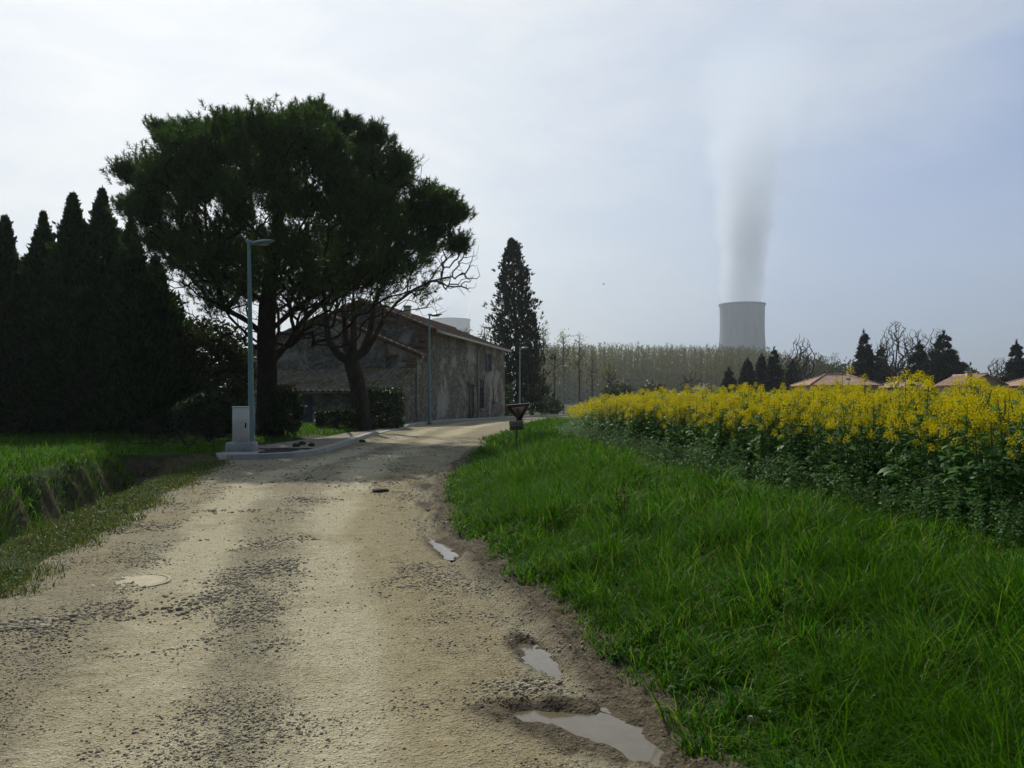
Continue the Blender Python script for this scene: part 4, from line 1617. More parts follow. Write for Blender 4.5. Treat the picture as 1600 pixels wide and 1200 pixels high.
def build_farmhouse():
    r = np.random.default_rng(71)
    Mc = np.array([-5.1, 54.0, 0.0])       # near street corner of the main house
    Lm, ze, hw, rise = 22.6, 6.02, 4.6, 1.84
    Ac = Mc - WD * 3.06                     # street corner of the lower barn
    root = empty('stone_farmhouse', (Mc[0], Mc[1], 0))
    tag(root, 'old two storey rubble stone farmhouse with lower barn and mossy lean-to along the street', 'farmhouse')

    def rel(p):
        return np.asarray(p, float) - np.array([Mc[0], Mc[1], 0])
    O = np.zeros(3)
    A = rel(Ac)
    # main walls
    mb = MB()
    ops = [(9.35, 11.3, -.4, 2.75), (12.9, 14.1, .95, 3.15), (15.6, 16.7, 3.95, 5.35), (17.7, 18.3, 1.2, 2.6)]
    wall_grid(mb, O, WD, Lm, lambda t: ze, ops, nrm=WN)
    gz = lambda t: ze + rise * (1 - abs(t - hw) / hw)
    wall_grid(mb, O, -WN, 2 * hw, gz, [], nrm=-WD)
    wall_grid(mb, WD * Lm, -WN, 2 * hw, gz, [], nrm=WD)
    wall_grid(mb, -WN * 2 * hw, WD, Lm, lambda t: ze, [], nrm=-WN)
    mb.build('wall', M['stone'], root)
    # barn walls
    zb, hb, rb = 4.30, 5.6, 2.36
    mb = MB()
    wall_grid(mb, A + WN * .0, WD, 3.06, lambda t: zb, [], nrm=WN)
    gb = lambda t: zb + rb * (1 - abs(t - hb) / hb)
    wall_grid(mb, A, -WN, 2 * hb, gb, [(1.15, 1.85, 3.42, 4.18)], nrm=-WD)
    wall_grid(mb, A - WN * 2 * hb, WD, 3.06, lambda t: zb, [], nrm=-WN)
    mb.build('barn_wall', M['stone'], root)
    # main roof, two slopes, overhanging
    for sgn in (1, -1):
        mb = MB()
        e0 = (O + WN * .42 if sgn > 0 else O - WN * (2 * hw + .42)) - WD * .25 + UP * (ze - .42 * rise / hw + .10)
        top = O - WN * hw + UP * (ze + rise + .10) - WD * .25
        eu = top - e0
        Lu = float(np.linalg.norm(eu))
        tiled_roof(mb, e0, WD, eu / Lu, Lm + .5, Lu, .25, .055, r=r)
        if sgn > 0:
            # cover tiles along the near verge and the ridge
            for t in np.linspace(0, 1, 15)[:-1]:
                p = e0 + eu * t
                mb.tube([p + UP * .02, p + eu / 14 * 1.04 + UP * .07], [.11, .09], 7)
            for t in np.linspace(0, Lm + .5, 52)[:-1]:
                mb.tube([top + WD * t + UP * .03, top + WD * (t + .47) + UP * .06], [.12, .14], 8)
        rf = mb.build('roof', M['tile_old'], root)
        if sgn > 0:
            cb = MB()
            cpos = top + WD * 6.9 + WN * .9 - UP * .55
            mtx = Matrix.Translation(Vector(cpos)) @ Matrix(((WN[0], WD[0], 0, 0), (WN[1], WD[1], 0, 0), (0, 0, 1, 0), (0, 0, 0, 1)))
            cb.box((-.2, -.24, -.3), (.2, .24, .82), mtx)
            cb.box((-.25, -.29, .82), (.25, .29, .89), mtx)
            cb.build('chimney', M['cream'], rf)
    # barn roof
    for sgn in (1, -1):
        mb = MB()
        e0 = (A + WN * .35 if sgn > 0 else A - WN * (2 * hb + .35)) - WD * .22 + UP * (zb - .35 * rb / hb + .09)
        top = A - WN * hb + UP * (zb + rb + .09) - WD * .22
        eu = top - e0
        Lu = float(np.linalg.norm(eu))
        tiled_roof(mb, e0, WD, eu / Lu, 3.06 + .2, Lu, .25, .055, r=r)
        for t in np.linspace(0, 1, 17)[:-1]:
            p = e0 + eu * t
            mb.tube([p + UP * .04, p + eu / 16 * 1.04 + UP * .09], [.12, .10], 7)
        mb.build('barn_roof', M['tile_old'], root)
    # lean-to: side wall, front wall, mossy roof, post, door
    D, zt, zl, Lw = 3.5, 3.36, 2.10, 8.6
    mb = MB()
    wall_grid(mb, A - WD * D, WD, D, lambda t: zl - .03 + (zt - zl) * t / D, [], nrm=WN)
    wall_grid(mb, A - WD * D, -WN, Lw, lambda t: zl - .03, [(4.9, 6.3, -.4, 1.85), (2.2, 2.6, .8, 1.6)], nrm=-WD)
    wall_grid(mb, A - WD * D - WN * Lw, WD, D, lambda t: zl - .03 + (zt - zl) * t / D, [], nrm=-WN)
    mb.build('lean_to_wall', M['stone'], root)
    mb = MB()
    e0 = A - WD * (D + .35) + WN * .12 + UP * (zl - .35 * (zt - zl) / D + .07)
    eu = WD * (D + .35) + UP * (zt - zl) * (D + .35) / D
    Lu = float(np.linalg.norm(eu))
    tiled_roof(mb, e0, -WN, eu / Lu, Lw + .25, Lu, .34, .10, rows=9, r=r)
    mb.build('lean_to_roof', M['tile_moss'], root)
    mb = MB()
    o = A - WD * (D - .2) - WN * 4.9 + UP * -.3
    for k in range(8):
        a0 = k * 1.4 / 8
        mb.add([o - WN * (a0 + .01), o - WN * (a0 + 1.4 / 8 - .01), o - WN * (a0 + 1.4 / 8 - .01) + UP * 2.13, o - WN * (a0 + .01) + UP * 2.13], [(0, 1, 2, 3)])
        mb.add([q - WD * .03 for q in (o - WN * (a0 + .01), o - WN * (a0 + 1.4 / 8 - .01), o - WN * (a0 + 1.4 / 8 - .01) + UP * 2.13, o - WN * (a0 + .01) + UP * 2.13)], [(0, 1, 2, 3)])
    d = mb.build('door', M['shutter'], root)
    d['label'] = 'blue grey plank door of the lean-to'
    # brick quoins and lintels, standing a little proud
    mb = MB()
    def slab(o, ex, a, b, lo, hi, nrm, t=.03):
        nonlocal mb
        P = [o + ex * a + UP * lo, o + ex * b + UP * lo, o + ex * b + UP * hi, o + ex * a + UP * hi]
        mb.prism([(0, 0), (1, 0), (1, 1), (0, 1)], P[0], P[1] - P[0], P[3] - P[0], nrm * t)
    for k in range(7):
        z = ze - .12 - (k + 1) * .36
        slab(O, -WN, -.03, .75 if k % 2 else 1.15, z, z + .36, -WD)
        if k < 3:
            slab(O, WD, .003, .55 if k % 2 else .3, z, z + .36, WN)
    mb.build('brick_quoin', M['brick'], root)
    mb = MB()
    for k in range(5):
        z = zb - .2 - (k + 1) * .24
        slab(A, -WN, -.03, .55 if k % 2 else .85, z, z + .24, -WD)
        slab(A, WD, .003, .35 if k % 2 else .2, z, z + .24, WN)
    mb.build('brick_quoin', M['brick'], root)
    for nm, args in (('lintel', (A, -WN, 1.0, 2.0, 4.18, 4.32, -WD)), ('brick_band', (O, -WN, 2.2, 7.0, 6.45, 6.62, -WD, .035)),
                     ('lintel', (O, WD, 9.15, 11.5, 2.75, 3.0, WN)), ('lintel', (O, WD, 12.7, 14.3, 3.15, 3.36, WN))):
        mb = MB()
        slab(*args)
        mb.build(nm, M['brick'], root)
    # doors, windows
    mb = MB()
    o = O + WD * 9.4 - WN * .2
    mb.prism([(0, -.2), (1.85, -.2), (1.85, 2.72), (0, 2.72)], o, WD, UP, WN * .05)
    mb.prism([(.1, 0), (.86, 0), (.86, 2.6), (.1, 2.6)], o + WN * .05, WD, UP, WN * .03)
    mb.prism([(.98, 0), (1.75, 0), (1.75, 2.6), (.98, 2.6)], o + WN * .05, WD, UP, WN * .03)
    d = mb.build('door', M['wood_grey'], root)
    hb_ = MB()
    hb_.tube([o + WN * .1 + WD * .8 + UP * 1.05, o + WN * .16 + WD * .8 + UP * 1.05, o + WN * .16 + WD * .72 + UP * 1.05], .02, 6)
    hb_.build('handle', M['iron'], d)
    for (a, b, lo, hi, opened) in ((12.9, 14.1, .95, 3.15, .5), (15.6, 16.7, 3.95, 5.35, .5), (17.7, 18.3, 1.2, 2.6, 0)):
        mb = MB()
        o = O + WD * a - WN * .24 + UP * lo
        w, h = b - a, hi - lo
        t = .07
        for (x0, x1, z0, z1) in ((0, w, 0, t), (0, w, h - t, h), (0, t, t, h - t), (w - t, w, t, h - t), (w / 2 - .04, w / 2 + .04, t, h - t), (t, w / 2 - .04, h * .5, h * .5 + .04), (w / 2 + .04, w - t, h * .5, h * .5 + .04)):
            mb.prism([(x0, z0), (x1, z0), (x1, z1), (x0, z1)], o, WD, UP, WN * .06)
        f = mb.build('window', M['wood_grey'], root)
        g = MB()
        g.prism([(t, t), (w - t, t), (w - t, h - t), (t, h - t)], o - WN * .015, WD, UP, WN * .012)
        g.build('pane', M['glass'], f)
        s = MB()
        s.prism([(-.1, -.1), (w + .1, -.1), (w + .1, 0), (-.1, 0)], O + WD * a + UP * lo, WD, UP, WN * .09)
        s.build('sill', M['concrete'], f)
        if opened:
            for side in (-1, 1):
                sh = MB()
                p0 = O + WD * (a - opened if side < 0 else b) + UP * lo + WN * .03
                sh.prism([(0.02, 0), (opened - .02, 0), (opened - .02, h), (0.02, h)], p0, WD, UP, WN * .05)
                for zz in (.2, h * .5, h - .3):
                    sh.prism([(.04, zz), (opened - .04, zz), (opened - .04, zz + .1), (.04, zz + .1)], p0 + WN * .05, WD, UP, WN * .025)
                sh.build('shutter', M['shutter'], root)
    # gutter and downpipes
    mb = MB()
    gl = [O + WN * .5 + WD * t + UP * (ze - .14 - .0 * t) for t in np.linspace(-.2, Lm + .2, 12)]
    mb.tube(gl, .075, 8)
    mb.build('gutter', M['zinc'], root)
    for (t, zt_, base) in ((12.3, ze - .14, O), (0.06, zb - .1, A)):
        mb = MB()
        p = base + WD * t
        mb.tube([p + WN * .48 + UP * zt_, p + WN * .42 + UP * (zt_ - .15), p + WN * .12 + UP * (zt_ - .55), p + WN * .1 + UP * (zt_ - .8), p + WN * .1 + UP * .1], .055, 8)
        for z in (1.0, 2.6, zt_ - 1.0):
            mb.tube([p + WN * .1 + UP * z, p + WN * .1 + UP * (z + .05)], .07, 8)
        mb.build('downpipe', M['zinc'], root)


build_farmhouse()


def build_far_houses():
    specs = [  # u0, u1, ridge v, eave v, distance, gable?, label
        (1250, 1360, 586, 602.5, 118, 'hip', 'bungalow with pink hipped tile roof, left of the broad spruce'),
        (1378, 1440, 595, 606, 122, 'hip', 'bungalow whose low pink roof barely shows below the bare trees'),
        (1482, 1548, 586, 602, 112, 'gable', 'house with tan gabled roof and chimney right of the cedar'),
        (1583, 1660, 588, 603, 112, 'hip', 'house with tan roof cut by the right picture edge')]
    for i, (u0, u1, vr, ve, Y, kind, lab) in enumerate(specs):
        x0, _, zr = at(u0, vr, Y)
        x1, _, ze = at(u1, ve, Y)
        xc = (x0 + x1) / 2
        g = float(H(xc, Y)) - .1
        root = empty('bungalow', (xc, Y, g), 0)
        tag(root, lab, 'house', 'houses beyond the rapeseed field')
        w, d = (x1 - x0) / 2, 4.2
        zr, ze = zr - g, ze - g
        mb = MB()
        ww, dd = w - .45, d - .45
        P = [np.array([-ww, -dd, 0]), np.array([ww, -dd, 0]), np.array([ww, dd, 0]), np.array([-ww, dd, 0])]
        ops0 = [(ww * .5, ww * .5 + 1.2, 1.0, 2.1), (ww * 1.25, ww * 1.25 + .9, -.3, 2.1)]
        for k in range(4):
            a, b = P[k], P[(k + 1) % 4]
            L = float(np.linalg.norm(b - a))
            e = (b - a) / L
            n = np.array([e[1], -e[0], 0])
            if kind == 'gable' and k in (0, 2):
                zt = lambda t, L=L: ze + (zr - ze) * (1 - abs(t - L / 2) / (L / 2)) - .06
            else:
                zt = lambda t: ze
            wall_grid(mb, a, e, L, zt, ops0 if k == 0 else [], z0=-.3, nrm=n)
        mb.build('wall', M['cream'], root)
        mb = MB()
        if kind == 'hip':
            ex = np.array([1.0, 0, 0])
            rl = max(w - d * .8, w * .18)
            E = [np.array([-w, -d, ze]), np.array([w, -d, ze]), np.array([w, d, ze]), np.array([-w, d, ze])]
            T = [np.array([-rl, 0, zr]), np.array([rl, 0, zr])]
            faces = [(E[0], E[1], T[1], T[0]), (E[1], E[2], T[1], T[1]), (E[2], E[3], T[0], T[1]), (E[3], E[0], T[0], T[0])]
            for (a, b, c, dd_) in faces:
                n = 40
                V = []
                ts = np.linspace(0, 1, n * 2 + 1)
                nr = unit(np.cross(b - a, c - b))
                for s in np.linspace(0, 1, 9):
                    l0, l1 = a + (dd_ - a) * s, b + (c - b) * s
                    V.append(l0 + (l1 - l0) * ts[:, None] + nr * (np.abs(np.sin(ts * n * np.pi / 2 * 2)) * .05)[:, None])
                mb.add(np.vstack(V), grid_faces(9, len(ts)))
            for a, b in ((E[0], T[0]), (E[1], T[1]), (E[2], T[1]), (E[3], T[0]), (T[0], T[1])):
                mb.tube([a + UP * .05, b + UP * .08], .12, 7)
            mb.add([q - UP * .1 for q in E] + [q for q in E], [(0, 3, 2, 1), (0, 1, 5, 4), (1, 2, 6, 5), (2, 3, 7, 6), (3, 0, 4, 7)])
        else:
            for sg in (-1, 1):
                e0 = np.array([sg * w, -d if sg < 0 else d, ze - .03])
                ea = np.array([0, 1.0 if sg < 0 else -1.0, 0])
                top = np.array([0, e0[1], zr])
                eu = top - e0
                tiled_roof(mb, e0, ea, unit(eu), 2 * d, float(np.linalg.norm(eu)), .3, .05)
            mb.tube([np.array([0, -d, zr + .04]), np.array([0, d, zr + .04])], .13, 7)
        rf = mb.build('roof', M['tile_new'], root)
        if kind == 'gable':
            c = MB().box((-w * .32, -1.2, zr - 1.2), (-w * .32 + .55, -.7, zr + .35)).box((-w * .32 - .06, -1.26, zr + .35), (-w * .32 + .61, -.64, zr + .43))
            c.build('chimney', M['cream'], rf)
        for (a, b, lo, hi) in ops0:
            mb = MB()
            o = P[0] + np.array([a, .2, lo])
            nm = 'window' if lo > 0 else 'door'
            t = .07
            wq, hq = b - a, hi - lo
            for (q0, q1, z0, z1) in ((0, wq, 0, t), (0, wq, hq - t, hq), (0, t, t, hq - t), (wq - t, wq, t, hq - t), (wq / 2 - .03, wq / 2 + .03, t, hq - t)):
                mb.prism([(q0, z0), (q1, z0), (q1, z1), (q0, z1)], o, (1, 0, 0), (0, 0, 1), (0, .06, 0))
            f = mb.build(nm, M['cream'] if nm == 'window' else M['wood_dark'], root)
            MB().prism([(t, t), (wq - t, t), (wq - t, hq - t), (t, hq - t)], o + np.array([0, .03, 0]), (1, 0, 0), (0, 0, 1), (0, .012, 0)).build('pane', M['glass'] if nm == 'window' else M['wood_dark'], f)


build_far_houses()

# ------------------------------------------------------------------ street furniture


def build_lamps():
    Hh = 6.3
    root = empty('street_lamp', (0, 0, 0))
    mb = MB()
    mb.lathe([(.0, -.1), (.105, -.1), (.105, .02), (.098, .06), (.092, 1.3), (.088, 1.32), (.075, 3.0), (.06, 4.9), (.046, Hh - .06), (.03, Hh - .03), (0, Hh - .03)], 16)
    mb.build('pole', M['lamp_paint'], root, True)
    mb = MB()
    mb.chamfer_box((-.2, -.2, -.04), (.2, .2, .02), .015)
    for sx in (-1, 1):
        for sy in (-1, 1):
            mb.lathe([(0, .02), (.022, .02), (.022, .05), (0, .055)], 6, (sx * .15, sy * .15, 0))
    mb.build('base_plate', M['lamp_paint'], root)
    mb = MB()
    mb.prism([(.1, .5), (.1, 1.0), (.104, 1.0), (.104, .5)], (0, -.03, 0), (1, 0, 0), (0, 0, 1), (0, .06, 0))
    mb.build('hatch', M['lamp_paint'], root)
    # head: rear fin, short neck, flat lens-shaped luminaire tilted up a little
    mb = MB()
    mb.prism([(-.1, .03), (-.07, -.04), (.03, -.1), (.16, -.06), (.16, .02), (-.02, .05)], (0, -.04, Hh), (1, 0, 0), (0, 0, 1), (0, .08, 0))
    mb.build('bracket', M['lamp_paint'], root)
    prof = [(0, -.085), (.14, -.078), (.27, -.05), (.345, -.012), (.355, .0), (.335, .02), (.25, .055), (.12, .078), (0, .085)]
    mb = MB()
    mb.lathe(prof, 28, (0, 0, 0), 1.0, .5)
    V = np.vstack(mb.V)
    V[:, 2] *= (1 - .35 * V[:, 0] / .355)
    a = R(-7)
    V2 = V.copy()
    V2[:, 0] = V[:, 0] * math.cos(a) + V[:, 2] * math.sin(a)
    V2[:, 2] = -V[:, 0] * math.sin(a) + V[:, 2] * math.cos(a)
    V2 += np.array([.44, 0, Hh - .03])
    hd = mesh_obj('lamp_head', V2, np.vstack(mb.F[4]), M['lamp_paint'], root, True)
    mb = MB()
    mb.lathe([(0, -.03), (.15, -.028), (.24, 0), (0, 0)], 20, (.43, 0, Hh - .105), .9, .45)
    mb.build('lens', M['lens'], hd, True)
    labs = ['first grey green street lamp, in front of the pine beside the white cabinet', 'grey green street lamp standing against the corner of the farmhouse',
            'grey green street lamp in front of the lone cypress', 'farthest grey green street lamp, in front of the poplar wood']
    places = [(393.5, 26.2, -7.9), (671, 50.4, 0), (812, 78, 0), (880, 114, 0)]
    for i, (u, Y, _) in enumerate(places):
        x = (u - 800) / FPX * Y
        o = root if i == 0 else dup(root)
        o.location = (x, Y, [.12, .31, .06, -.15][i])
        o.rotation_euler = (R([.3, 0, 0, 0][i]), R([-.7, 0, .3, 0][i]), R([-4, -11, -11, -11][i]))
        tag(o, labs[i], 'street lamp', 'street lamps along the kerb')


def ribbon(mb, pts, w, z0, z1, zf, taper=None):
    """kerb profile swept along pts (x,y) on the right-hand road side, w metres wide to the left"""
    P = np.array(pts, float)
    d = np.gradient(P, axis=0)
    d /= np.linalg.norm(d, axis=1)[:, None]
    nl = np.stack([-d[:, 1], d[:, 0]], 1)
    rows = []
    for i in range(len(P)):
        zb = zf(*P[i])
        hgt = z1 if taper is None else z1 * taper[i]
        a = P[i]
        b = P[i] + nl[i] * w
        c = .02
        rows.append([(a[0], a[1], zb + z0), (a[0], a[1], zb + hgt - c), (a[0] + nl[i][0] * c, a[1] + nl[i][1] * c, zb + hgt), (b[0], b[1], zb + hgt), (b[0], b[1], zb + z0)])
    V = np.array(rows).reshape(-1, 3)
    F = grid_faces(len(P), 5)
    mb.add(V, F)
    n = len(P)
    mb.F.setdefault(5, []).append(np.array([[0, 1, 2, 3, 4], [5 * (n - 1) + k for k in (4, 3, 2, 1, 0)]]) + mb.n - len(V))


def build_kerb():
    zr = lambda x, y: float(np.interp(y, _Z[:, 0], _Z[:, 1]))
    # resampled line of the kerb edge
    line = np.array([(-7.55, 22.85), (-7.0, 22.95), (-6.4, 23.1), (-5.9, 23.6), (-5.62, 24.6), (-5.56, 26), (-5.6, 29), (-5.75, 33), (-5.86, 37.5), (-5.78, 41), (-5.5, 45), (-4.95, 50), (-4.3, 54.5), (-3.0, 61), (-1.3, 68), (.6, 74.5), (2.2, 80), (5.2, 92), (8.2, 105), (13, 121)])
    s = np.concatenate([[0], np.cumsum(np.linalg.norm(np.diff(line, axis=0), axis=1))])
    q = np.arange(0, s[-1], .5)
    P = np.stack([np.interp(q, s, line[:, 0]), np.interp(q, s, line[:, 1])], 1)
    for _ in range(2):
        P[1:-1] = (P[:-2] + 2 * P[1:-1] + P[2:]) / 4
    # the kerb drops to a low crossing between 38 and 45 m
    tp = 1 - .72 * sm(37.3, 38.3, P[:, 1]) * (1 - sm(44.5, 45.5, P[:, 1]))
    mb = MB()
    ribbon(mb, P, .22, -.25, .16, zr, tp)
    o = mb.build('kerb', M['concrete'])
    tag(o, kind='structure')
    # paved strip behind it
    d = np.gradient(P, axis=0)
    d /= np.linalg.norm(d, axis=1)[:, None]
    nl = np.stack([-d[:, 1], d[:, 0]], 1)
    inner = P + nl * .22
    yb = inner[:, 1]
    back_x = np.interp(yb, [22, 24, 26, 29, 32, 36, 40, 44, 47.4, 50.9, 54, 76, 90, 125], [-8.55, -8.6, -8.5, -7.9, -7.35, -7.0, -6.9, -6.45, -6.05, -5.78, -5.14, -.72, 3.0, 12.5])
    keep = slice(8, None)
    I, Bk = inner[keep], np.stack([np.minimum(back_x, inner[:, 0] - .3), yb], 1)[keep]
    n = len(I)
    cols = 9
    V = []
    for k in range(cols):
        t = k / (cols - 1)
        Q = I * (1 - t) + Bk * t
        z = np.interp(Q[:, 1], _Z[:, 0], _Z[:, 1]) + .16 * tp[keep] - .015 + .02 * (1 - tp[keep]) + .022 * fbm(Q[:, 0] * 2, Q[:, 1] * 2, 3, 61) - .05 * (k == cols - 1)
        V.append(np.column_stack([Q, z]))
    V = np.stack(V, 1).reshape(-1, 3)
    o = mesh_obj('pavement', V, grid_faces(n, cols), M['pavement'], smooth=True)
    tag(o, kind='structure')
    # concrete corner slab where the pavement begins
    mb = MB()
    z = .145
    poly = [(-7.5, 23.07), (-7.0, 23.17), (-6.5, 23.3), (-6.08, 23.7), (-5.86, 24.6), (-5.84, 25.8), (-6.6, 26.2), (-8.1, 26.9), (-8.4, 26.0), (-8.35, 24.2)]
    mb.prism(poly, (0, 0, -.2), (1, 0, 0), (0, 1, 0), (0, 0, .2 + z))
    o = mb.build('pavement_slab', M['concrete'])
    tag(o, kind='structure')
    # two inspection covers let into the slab
    for i, (x, y, rz, lab) in enumerate(((-6.6, 24.35, .1, 'dark oblong inspection cover nearest the kerb corner'), (-6.75, 25.5, .12, 'dark oblong inspection cover set behind the nearest one'))):
        root = empty('inspection_cover', (x, y, z), rz)
        tag(root, lab, 'manhole cover', 'covers in the concrete corner')
        MB().box((-.48, -.33, -.01), (.48, -.26, .035)).box((-.48, .26, -.01), (.48, .33, .035)).box((-.48, -.26, -.01), (-.41, .26, .035)).box((.41, -.26, -.01), (.48, .26, .035)).build('frame', M['iron'], root)
        mb = MB().box((-.40, -.25, -.01), (.40, .25, .02))
        for k in range(7):
            mb.box((-.36, -.22 + k * .065, .02), (.36, -.19 + k * .065, .027))
        mb.build('lid', M['iron'], root)


def build_cabinet():
    Y = 24.75
    x = (373 - 800) / FPX * Y
    g = .13
    p = empty('concrete_plinth', (x + .02, Y + .22, g - .1), R(4))
    p2 = MB().chamfer_box((-.40, -.30, -.15), (.40, .34, .375), .03).build('block', M['concrete'], p)
    tag(p, 'rough concrete plinth under the white cabinet', 'plinth')
    root = empty('utility_cabinet', (x, Y + .2, g + .275), R(14))
    tag(root, 'cream white utility cabinet on a concrete plinth beside the first lamp', 'utility cabinet')
    MB().chamfer_box((-.225, -.17, 0), (.225, .17, 1.0), .012).build('body', M['cabinet'], root)
    MB().chamfer_box((-.24, -.185, .995), (.24, .185, 1.035), .012).build('lid', M['cabinet'], root)
    d = MB().chamfer_box((-.20, -.185, .05), (.20, -.168, .96), .006).build('door', M['cabinet'], root)
    MB().chamfer_box((.12, -.205, .42), (.16, -.184, .56), .006).build('handle', M['black'], d)
    MB().prism([(-.1, 0), (.02, 0), (.02, .008), (-.1, .008)], (.07, -.187, .56), (1, 0, 0), (0, 0, 1), (0, .002, 0)).build('seam', M['black'], d)


def text_mesh(name, body, size, mat, parent, mtx, wscale=1.0):
    c = bpy.data.curves.new(name, 'FONT')
    c.body = body
    c.size = size
    c.align_x = 'CENTER'
    c.align_y = 'CENTER'
    c.extrude = .001
    o = bpy.data.objects.new(name, c)
    COL.objects.link(o)
    dg = bpy.context.evaluated_depsgraph_get()
    me = bpy.data.meshes.new_from_object(o.evaluated_get(dg))
    bpy.data.objects.remove(o)
    me.transform(Matrix.Diagonal((wscale, 1, 1, 1)))
    me.transform(mtx)
    me.materials.clear()
    me.materials.append(mat)
    ob = bpy.data.objects.new(name, me)
    COL.objects.link(ob)
    ob.parent = parent
    return ob


def build_sign():
    Y = 27.0
    x = (808.5 - 800) / FPX * Y
    g = float(H(x, Y))
    zt = CAMZ + (HZ - 631.5) / FPX * Y      # middle of the top edge
    root = empty('give_way_sign', (x, Y, g), 0)
    tag(root, 'leaning give way sign with red border and a small plate below, on the grass bank', 'road sign')
    top = zt - g
    w, h = .80, .60
    mb = MB()
    mb.tube([(-.06, .045, -.4), (-.045, .04, .3), (0, .03, top - .12)], .032, 10)
    mb.build('post', M['sign_post'], root)
    tilt = Matrix.Translation((.01, 0, top)) @ Matrix.Rotation(R(-5.5), 4, 'Y') @ Matrix.Rotation(R(12), 4, 'X')

    def tri(w, h, rad, n=5):
        P = []
        c = [(-w / 2, 0), (w / 2, 0), (0, -h)]
        for i in range(3):
            p, a, b = np.array(c[i]), np.array(c[i - 1]), np.array(c[(i + 1) % 3])
            u1, u2 = (a - p) / np.linalg.norm(a - p), (b - p) / np.linalg.norm(b - p)
            for s in np.linspace(0, 1, n):
                P.append((1 - s) ** 2 * (p + u1 * rad) + 2 * s * (1 - s) * p + s * s * (p + u2 * rad))
        return [tuple(q) for q in P][::-1]
    T = np.array(tilt)

    def plate(poly, dy, t, off=(0, 0)):
        m = MB()
        m.prism([(a + off[0], b + off[1]) for a, b in poly], (0, dy, 0), (1, 0, 0), (0, 0, 1), (0, t, 0))
        V = np.vstack(m.V) @ T[:3, :3].T + T[:3, 3]
        m.V = [V]
        return m
    pb = plate(tri(w, h, .05), 0, .045).build('back_plate', M['sign_back'], root)
    plate(tri(w - .012, h - .010, .045), -.006, .006, (0, -.004)).build('red_border', M['sign_red'], root)
    plate(tri(w * .56, h * .56, .02), -.009, .004, (0, -h * .155)).build('white_panel', M['sign_white'], root)
    zp = CAMZ + (HZ - 664.5) / FPX * Y - g
    t2 = Matrix.Translation((-.03, -.01, zp)) @ Matrix.Rotation(R(-3), 4, 'Y') @ Matrix.Rotation(R(5), 4, 'X')
    T = np.array(t2)
    poly = [(-.225, -.145), (.225, -.145), (.225, .145), (-.225, .145)]
    plate(poly, 0, .03).build('lower_plate', M['sign_white'], root)
    rot = Matrix.Rotation(R(90), 4, 'X')
    lt = text_mesh('lettering', 'CÉDEZ LE', .115, M['ink'], root, t2 @ Matrix.Translation((0, -.004, .06)) @ rot, .72)
    lt2 = text_mesh('lettering', 'PASSAGE', .115, M['ink'], root, t2 @ Matrix.Translation((0, -.004, -.065)) @ rot, .76)
    root.rotation_euler = (0, 0, R(-8))


def rockmesh(r, n=2):
    import bmesh
    bm = bmesh.new()
    bmesh.ops.create_icosphere(bm, subdivisions=n, radius=1)
    V = np.array([v.co[:] for v in bm.verts])
    F = np.array([[v.index for v in f.verts] for f in bm.faces])
    bm.free()
    k = 1 + .35 * fbm(V[:, 0] * 1.7 + r.uniform(0, 50), V[:, 1] * 1.7 + V[:, 2] * 1.3, 3, 3)
    return V * k[:, None], F


